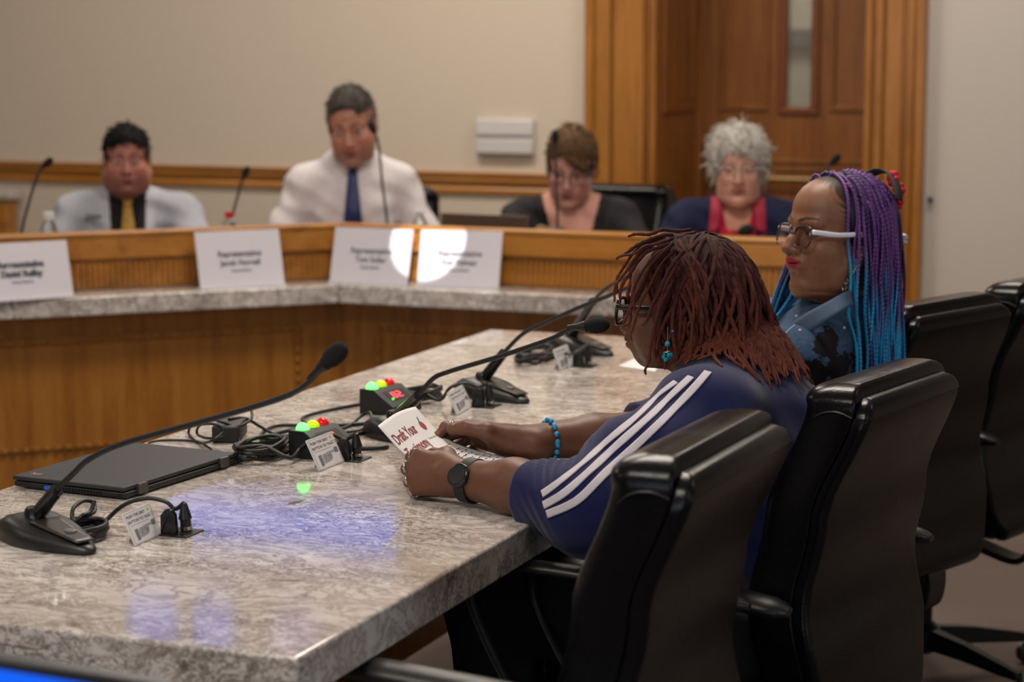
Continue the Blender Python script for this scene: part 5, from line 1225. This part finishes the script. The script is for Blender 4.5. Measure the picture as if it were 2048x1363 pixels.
def shorthair(t,H,color,front=.062,back=.006,top=.012,side=.004,low=-.035,vol=0,label=None,bangs=None,noise_=.002,gray=None):
    s=Sdf();s.ell((.008,0,.060),(.088+top*.3,.070+side,.060+top*.8),.02,H);s.ell((-.018,0,.034+vol*.3),(.097+back+vol*.6,.076+side+vol,.083+top+vol*.6),.01,H);s.ell((-.035,0,-.02),(.075+back+vol*.5,.072+side+vol,.05-low*.5),.02,H)
    s.ell((.115,0,-.040),(.075,.105,.042+front),.006,H,m='s')
    for q in(-1,1): s.ell((.0,q*.085,-.018),(.020,.022,.030),.004,H,m='s') if vol<.01 else None
    if bangs: 
        for a in bangs: s.cap(a[0],a[1],a[2],a[3],.008,H)
    s.half((0,0,-.075+low*.3),(0,0,1),.01,H)
    s.disp(lambda P:noise_*np.sin(P[...,0]*400+P[...,2]*260)*np.sin(P[...,1]*350+P[...,2]*120))
    o=V3(*H.t);c0=L3(color);c1=L3(gray) if gray else c0
    def cf(P):
        p=H.loc(P);w=np.clip((.06-p[:,2])/.06,0,1)[:,None];return c0*(1-w)+c1*w
    ho=sobj('hair',s,o-.16,o+.17,.0035,HAIRM,t,cf,label=label)
    nv=len(ho.data.vertices);rr=np.random.default_rng(nv%97);ix=rr.integers(0,nv,900);A=np.array(WM[ho.name]);co=np.array([ho.data.vertices[int(i)].co for i in ix])@A[:3,:3].T+A[:3,3];nn=s.grad(co)
    ct=V3(*H.w((-.045,.012,.12)));cb=co-ct;cb-=nn*(cb*nn).sum(1,keepdims=True);cb/=np.linalg.norm(cb,axis=1,keepdims=True)+1e-9;cb+=rr.normal(size=cb.shape)*.20;Ln=rr.uniform(.016,.028,(len(co),1))*(1.0 if vol else .85)
    T_=np.linspace(0,1,6);Pq=np.stack([co+cb*Ln*u+nn*(.0005+(.0035+.0015*(vol>0))*np.sin(u*2.9)) for u in T_],1);rq=rr.uniform(.0016,.0032,(len(co),1))*(1-.7*T_[None,:]);cc=cf(co)[:,None,:]*rr.uniform(.65,1.3,(len(co),1,1))
    pp_,qq_,c_2=tubes_np(Pq,rq,4,np.broadcast_to(cc,(len(co),6,3)));np_obj('hair_tufts',pp_,qq_,HAIRM,ho,c_2)
    return ho
def surfer(jo):
    A=WM[jo.name];bv_=BVHTree.FromPolygons([tuple(A@v.co) for v in jo.data.vertices],[tuple(p.vertices) for p in jo.data.polygons])
    def f(p,B,lift=.006,start=.35):
        B=Vector(B).normalized();h=bv_.ray_cast(Vector(p)+B*start,-B)
        return h[0]+B*lift if h[0] is not None else Vector(p)+B*.12
    return f
def faceto(px_,d): v=CO-pd(px_[0],px_[1],d);return (v.x,v.y)
# man in pale grey suit
v=faceto((253,340),7.2)
SHn=L3('141414')
def suitc(c,x,y,z):
    fr=x>-.0;v=.052+.0*z;w=np.clip(.055+.20*(z+.02),.0,.2)
    m=fr&(np.abs(y)<.048-.10*(z+.02)*0-.0)&(z<.05);m=fr&(np.abs(y)<(.060+.05*(z+.05)))
    c[m]=SHn;lp=fr&(np.abs(y)>=(.060+.05*(z+.05)))&(np.abs(y)<(.095+.16*(z+.02)));c[lp]=L3('b3b5bd')
t,H,NBx,bf,bl_,jo=sitter('person with black hair in pale grey suit, black shirt and gold tie',(253,320),7.2,v,'a86c5c','7c4440','a9acb6',size=.96,nup=.050,hw=.172,shd=.160,elbow=.255,hkw=dict(jaw=1.2,fat=1.4,nose=1.15,cheek=1.25,cz=.006),fkw=dict(browc='1a1310',blush='9a5548',stub='5a3b32'),colf=suitc,lean=.03)
shorthair(t,H,'0c0a0b',front=.070,top=.010,side=.003)
def tie(t,NB,bf,bl_,c,jo,wd=.030,L=.26,tilt=0):
    sf=surfer(jo);B=Vector(bf);Lf=Vector(bl_);o=Vector(NB)
    m=MB();m.grid(lambda u,v_:sf(o+Lf*((v_*2-1)*(.020-.008*u))+Vector((0,0,.030-.036*u)),B,.008+.006*(1-(2*v_-1)**2)),5,6);k=mk('tie_knot',m,c,t,smooth=60,solid=.004)
    m=MB();m.grid(lambda u,v_:sf(o+Lf*((v_*2-1)*(.013+(wd-.013)*min(1,u*1.5))+tilt*u)+Vector((0,0,-.004-L*u)),B,.005+.004*(1-(2*v_-1)**2)),20,6)
    mk('necktie',m,c,t,solid=.003,smooth=70);return k
gt_=NT('gold_tie');v_=gt_.coord();gt_.set(Base_Color=gt_.mix(gt_.ramp(gt_.noise(v_,90,3,.6,1),[(.48,'000000'),(.54,'ffffff')]),lin('b98a1c'),lin('7d6430')),Roughness=.5)
tie(t,NBx,bf,bl_,gt_.m,jo,wd=.036);SFU=surfer(jo)
m=MB();m.tube([SFU(Vector(NBx)+Vector(bl_)*a+Vector((0,0,-.12)),bf,.014) for a in(-.028,0,.028)],.003,8);mk('tie_clip',m,STEEL,t)
m=MB();o=SFU(Vector(NBx)-Vector(bl_)*.115+Vector((0,0,-.04)),bf,.004);m.box(o,(.05,.012,.014),math.atan2(bl_[1],bl_[0]));mk('name_pin',m,plain('pin_metal','8a8580',.35,.6),t,bevel=.002)
# man in white shirt and blue tie
v=faceto((705,250),7.3);v=(v[0]-1.1*abs(v[1])*.16,v[1])
def shirtc(c,x,y,z): pass
t,H,NBx,bf,bl_,jo=sitter('person with short grey hair in white shirt and blue tie looking down',(704,250),7.3,v,'bd8570','8c5048','d5cfd0',size=1.05,nup=.075,pitch=R(14),roll=R(-5),hw=.160,shd=.200,elbow=.275,armf=.18,bodyf=faceto((705,250),7.3),hkw=dict(jaw=1.02,nose=1.15),fkw=dict(browc='3a2a22',blush='b06a58',stub='7d6358',eye='2a2220'),lean=.06,name_c='shirt')
shorthair(t,H,'5a534c',front=.092,top=.012,side=-.001,gray='8f877f',label='short dark grey hair, paler at the sides')
tie(t,NBx,bf,bl_,plain('blue_tie','14285c',.5),jo,wd=.034,L=.32);SFU=surfer(jo)
for s in(-1,1):
    m=MB();Lf=Vector(bl_);m.grid(lambda u,v_:SFU(Vector(NBx)+Lf*s*((.010+.050*u)*(1-.0*v_)+.012*v_*(1-u))+Vector((0,0,.045-.012*u-v_*(.055-.030*u))),bf,.006),6,6);mk('collar_leaf',m,plain('shirt_collar','dfdadb',.7),t,solid=.004,smooth=60)
# person in black jacket, fair fringe, glasses
v=faceto((1147,325),7.0);v=(v[0]-.16*abs(v[1]),v[1])
def blackc(c,x,y,z):
    m=(x>0)&(np.abs(y)<(.050+.28*(z+.13)))&(z>-.24);c[m]=L3('c89484')
    lp=(x>0)&(np.abs(y)>=(.050+.28*(z+.13)))&(np.abs(y)<(.085+.30*(z+.13)))&(z>-.24);c[lp]=L3('1d1d20')
t,H,NBx,bf,bl_,jo=sitter('person with fair swept fringe and glasses in black jacket looking down',(1143,330),7.0,v,'cb9a8a','a06068','2b2a2d',size=1.0,nup=.06,pitch=R(20),roll=R(3),hw=.158,shd=.165,elbow=.24,bodyf=faceto((1147,325),7.0),hkw=dict(jaw=.95,nose=1.0),fkw=dict(browc='6a4a34',blush='b87070'),colf=blackc,lean=.05)
shorthair(t,H,'7a5a3a',front=.080,top=.014,side=.004,gray='4c3c30',bangs=[((.055,-.02,.100),(.100,.030,.050),.016,.010),((.055,-.01,.105),(.094,.048,.030),.016,.008),((.055,.01,.10),(.084,.060,.020),.016,.008),((.055,-.03,.10),(.103,.008,.062),.014,.008)])
glasses(H,t,gt.m,gt.m,xo=.110,z0=-.004,rw=.025,rh=.018,thick=.0016,lens=True)
m=MB();o=surfer(jo)(Vector(NBx)+Vector(bl_)*.088*(1 if (pd(1172,440,6.8)-Vector(NBx)).dot(Vector(bl_))>0 else -1)+Vector((0,0,-.12)),bf,.002);m.lathe([(.020,0),(.020,.004),(.001,.005)],o,Vector(bf),20);bd_=mk('round_badge',m,plain('badge_white','cfcbd8',.4),t)
m=MB();m.ell(o+Vector(bf)*.006,(.007,.007,.010),8,6);mk('badge_mark',m,plain('badge_violet','5a5580',.5),bd_)
# white haired person in navy and red
v=faceto((1480,330),6.75)
def navyc(c,x,y,z):
    m=(x>.0)&(np.abs(y)<.058+.10*(z+.05))&(z>-.5);c[m]=L3('b01838')
    m=(x>.0)&(np.abs(y)<(.012+.22*(z+.16)))&(z>-.16);c[m]=L3('c48d78')
t,H,NBx,bf,bl_,jo=sitter('person with white wavy hair in navy cardigan over crimson collar',(1477,330),6.75,v,'d3a18c','9a5a52','171c3c',size=.96,nup=.055,pitch=R(8),hw=.160,shd=.170,elbow=.235,hkw=dict(jaw=.98,fat=.4,nose=1.1),fkw=dict(browc='8a7468',blush='b87464',eye='3a3c44',lid=.006),colf=navyc,lean=.04)
shorthair(t,H,'efe9df',front=.060,top=.010,side=.008,vol=.014,low=-.06,noise_=.004,label='short wavy white hair')
SFU=surfer(jo)
for s in(-1,1):
    m=MB();Lf=Vector(bl_);m.grid(lambda u,v_:SFU(Vector(NBx)+Lf*s*(.040+.020*u+.045*v_*(1-.3*u))+Vector((0,0,.050-.110*u-.012*v_)),bf,.010+.006*sin(v_*3)),8,6);mk('collar_leaf',m,plain('crimson_collar','9c1236',.7),t,solid=.005,smooth=60)
glasses(H,t,STEEL,STEEL,xo=.112,z0=-.004,rw=.024,rh=.018,thick=.001,lens=True)
m=MB()
for j in range(8): m.tube([SFU(Vector(NBx)+Vector(bl_)*((j-3.5)*.009+.006*sin(u*6+j))+Vector((0,0,-.06-.2*u)),bf,.004) for u in np.linspace(0,1,9)],.006,8)
mk('scarf',m,plain('red_scarf','c8152c',.8),t,smooth=60)
# chairs behind the committee
for (x,y,d,zt,lb) in((1255,400,7.15,.985,'black chair behind the person in black jacket'),(765,400,7.75,.95,'black chair mostly hidden behind person in white shirt'),):
    p=pd(x,y,d);v=CO-p;ang=math.atan2(v.y,v.x);f=Vector((cos(ang),sin(ang),0));o=p+f*.20;o.z=0
    if d==7.15: f2=Vector((-.1,-1,0)).normalized();o=pd(1168,400,7.25);o.z=0;ang=math.atan2(f2.y,f2.x)
    make_chair(lb,o,ang,zt=zt,w=.42,az=.64,group='black chairs behind the dais')
# ---------------- things on the dais ----------------
def tent(label,bl,br,h,lines,back=.050):
    zz=TZ;bl=pz(*bl,zz);br=pz(*br,zz);U0=(br-bl).normalized();N0=Vector((U0.y,-U0.x,0));N0=N0 if N0.dot(CO-bl)>0 else -N0;bl=bl+N0*.045;br=br+N0*.045;c=(bl+br)/2;U=(br-bl);W=U.length;U.normalize();N=Vector((U.y,-U.x,0));N=N if N.dot(CO-c)>0 else -N
    t=thing('name_plate',label,'name plate',c,0,'white name plates along the dais ledge')
    V=(-N*back+Vector((0,0,h))).normalized();Hh=math.hypot(back,h);NN=U.cross(V);NN=NN if NN.dot(N)>0 else -NN
    m=MB();m.add([bl+U*a*W+V*b*Hh-NN*d for d in(0,.004) for a,b in((0,0),(1,0),(1,1),(0,1))],[(0,1,2,3),(7,6,5,4),(0,4,5,1),(1,5,6,2),(2,6,7,3),(3,7,4,0)]);cd=mk('plate',m,plain('plate_white','d8d4dc',.5),t,bevel=.001)
    m=MB();m.add([bl+U*a*W+N*b+Vector((0,0,q)) for q in(0,.004) for a,b in((0,-.03),(1,-.03),(1,.012),(0,.012))],[(0,1,2,3),(7,6,5,4),(0,4,5,1),(1,5,6,2),(2,6,7,3),(3,7,4,0)]);mk('foot_strip',m,plain('plate_acrylic','cfcdd2',.2),t)
    fn=frame_fn(bl,U,V,NN,.0006);m=MB()
    for s,sz,y,of in lines: put_text(m,s,sz,fn,of,'CENTER',x=W/2,y=y,stretch=.9)
    mk('lettering',m,INKD if W>0 else INK,cd,smooth=None);return t
L1=lambda n,o=.0016:[('Representative',.026,.098,o),(n,.026,.070,o),('House District',.012,.050,.0004)]
tent('white name plate at left edge of photo, cut off by the frame',(-60,603),(137,590),.165,L1('Daniel Ruffey',.002))
tent('white name plate before the person in pale grey suit',(392,576),(560,567),.172,L1('Jacob Norvell',.0008))
tent('white name plate with sunlit right half, below the blue tie',(671,562),(826,569),.172,L1('Tom Sollar',.0006))
tent('white name plate with sunlit left half, right of the corner',(842,569),(1005,574),.172,L1('Ken Pelman',.0006))
tent('white name plate partly hidden behind red-brown locs',(1305,594),(1462,600),.172,L1('Marian Orr',.0006))
def dmic(label,foot,path,d,foam=None,fl=.04,fr=.012):
    t=thing('gooseneck_microphone',label,'microphone',foot,0,'gooseneck microphones on the dais')
    mk('base',MB().lathe([(.05,0),(.052,.006),(.045,.02),(.02,.03)],foot,n=24),BLK,t)
    P=[Vector(foot)+Vector((0,0,.02))]+[pd(x,y,d) for x,y in path];Q=crom(P,8);mk('gooseneck',MB().tube(Q,.0045,8),BLK,t)
    e=Q[-1];dd=(Q[-1]-Q[-5]).normalized();pr=[(.005,-.004)]+[(fr*(1-abs((k/8-.5)*2)**2.4)**.45,fl*k/8) for k in range(1,8)]+[(.003,fl)];mk('foam_windscreen',MB().lathe(pr,e-dd*.004,dd,16),FOAM,t,smooth=70)
def ft(x,y,d): p=pd(x,y,d);return (p.x,p.y,TZ)
dmic('black gooseneck microphone at far left of the dais',ft(30,500,6.5),[(42,470),(62,390),(78,345),(88,332)],6.5)
dmic('black gooseneck microphone between grey suit and white shirt',ft(455,500,6.9),[(464,440),(476,390),(484,362),(488,352)],6.9)
dmic('black gooseneck microphone rising before face of person in white shirt',ft(780,500,6.95),[(774,440),(765,370),(757,290),(748,262)],6.9)
dmic('black gooseneck microphone rising before person with fair fringe',ft(1116,500,6.65),[(1115,440),(1112,350),(1110,300),(1110,282)],6.65)
dmic('black gooseneck microphone low before the white haired person',ft(1436,500,6.45),[(1440,482),(1462,470),(1480,464)],6.45,fl=.05,fr=.018)
dmic('black gooseneck microphone rising above the braided head',ft(1640,500,6.35),[(1640,440),(1642,370),(1655,338),(1664,326)],6.35)
# laptop on the dais
p=pd(968,462,6.72);lt=thing('laptop','open brown-grey laptop with raised lid behind the name plates','laptop',(p.x,p.y,TZ),R(-3))
mk('base',MB().b2((-.165,-.02,0),(.165,.13,.016)),LAP,lt,False,bevel=.003)
m=MB();m.b2((-.155,0,.0),(.155,.006,.205));o=mk('lid',m,plain('laptop_brown','56473d',.4,.3),lt,False,bevel=.004);
def bottle(label,x,y,d,cap,liquid=None,cr=.014):
    p=pd(x,y,d);zt=p.z;b=(p.x,p.y,TZ);h=zt-TZ;t=thing('water_bottle',label,'bottle',b,0)
    g=NT('bottle_'+cap);g.set(Base_Color=lin('dfe4e4'),Roughness=.05,Transmission_Weight=.9,IOR=1.15)
    mk('bottle_body',MB().lathe([(.028,0),(.032,.006),(.032,h*.55),(.030,h*.60),(.032,h*.66),(.022,h*.82),(.012,h*.90),(.012,h*.94)],b,n=20),g.m,t,smooth=60)
    mk('cap',MB().lathe([(cr,h*.90),(cr,h-.001),(cr-.002,h)],b,n=20),plain('cap_'+cap,cap,.4),t)
bottle('clear plastic bottle with white cap beside the pale grey suit',97,424,6.55,'d5d8da',cr=.017)
bottle('clear plastic bottle with red cap behind second name plate',458,423,6.85,'b81e22')
bottle('small clear bottle with amber drink left of the open laptop',840,420,6.8,'c9cfc9',cr=.012)
p=pd(1100,462,6.62);ct=thing('camera','small dark camera with amber lens lying on dais before black jacket','camera',(p.x,p.y,TZ))
h=p.z-TZ
mk('camera_body',MB().box((p.x,p.y+.02,TZ+h*.5),(.075,.05,h+.02)),plain('camera_dark','3a3b3d',.4),ct,bevel=.008);mk('camera_lens',MB().lathe([(.018,0),(.02,.02),(.014,.024)],(p.x-.02,p.y-.005,TZ+h),(-.2,-1,.1),18),plain('lens_amber','8f7a4a',.2),ct)
for (x,y,lb) in((1410,462,'clear drinking glass at left hand of white haired person'),(1545,468,'clear drinking glass behind the reading woman, before navy sleeve')):
    p=pd(x,y,6.42);h=p.z-TZ;g=NT('glass');g.set(Base_Color=(1,1,1,1),Roughness=.03,Transmission_Weight=1,IOR=1.2)
    tag(mk('drinking_glass',MB().lathe([(.026,0),(.033,h),(.031,h),(.025,.006),(.001,.006)],(p.x,p.y,TZ),n=20),g.m,smooth=60),lb,'glass')
# cabinet at the far left
p=py(20,385,8.3);cb=thing('side_cabinet','oak side cabinet with grey stone top at far left wall','cabinet',(p.x-.4,8.33,0))
mk('cabinet_body',MB().b2((p.x-.8,8.30,0),(p.x-.02,8.375,p.z-.03)),WOODX,cb,bevel=.004);mk('stone_top',MB().b2((p.x-.84,8.28,p.z-.03),(p.x+.015,8.378,p.z+.005)),G_dais,cb,bevel=.004)
# sunbeam on two name plates
tg=py(857,488,PYF-.05);src=Vector((tg.x+1.0,tg.y-2.6,2.95))
sl=bpy.data.lights.new('spot_lamp','SPOT');sl.energy=520;sl.spot_size=2*math.atan(.125/(src-tg).length);sl.spot_blend=.15;sl.shadow_soft_size=.005;so=bpy.data.objects.new('spot_lamp',sl);so.location=src;so.rotation_euler=(tg-src).to_track_quat('-Z','Y').to_euler();COL.objects.link(so)
# ---------------- camera ----------------
cam=bpy.data.cameras.new('camera');co=bpy.data.objects.new('camera',cam);COL.objects.link(co);SC.camera=co
cam.sensor_width=36;cam.lens=F/2048*36;co.location=CO;co.rotation_euler=(PI/2-PITCH,0,YAW);cam.clip_start=.05
cam.dof.use_dof=True;cam.dof.focus_distance=3.5;cam.dof.aperture_fstop=3.8;cam.dof.aperture_blades=9
vs=SC.view_settings;vs.view_transform='Standard';vs.look='None';vs.gamma=1;vs.use_curve_mapping=False;vs.exposure=0.48
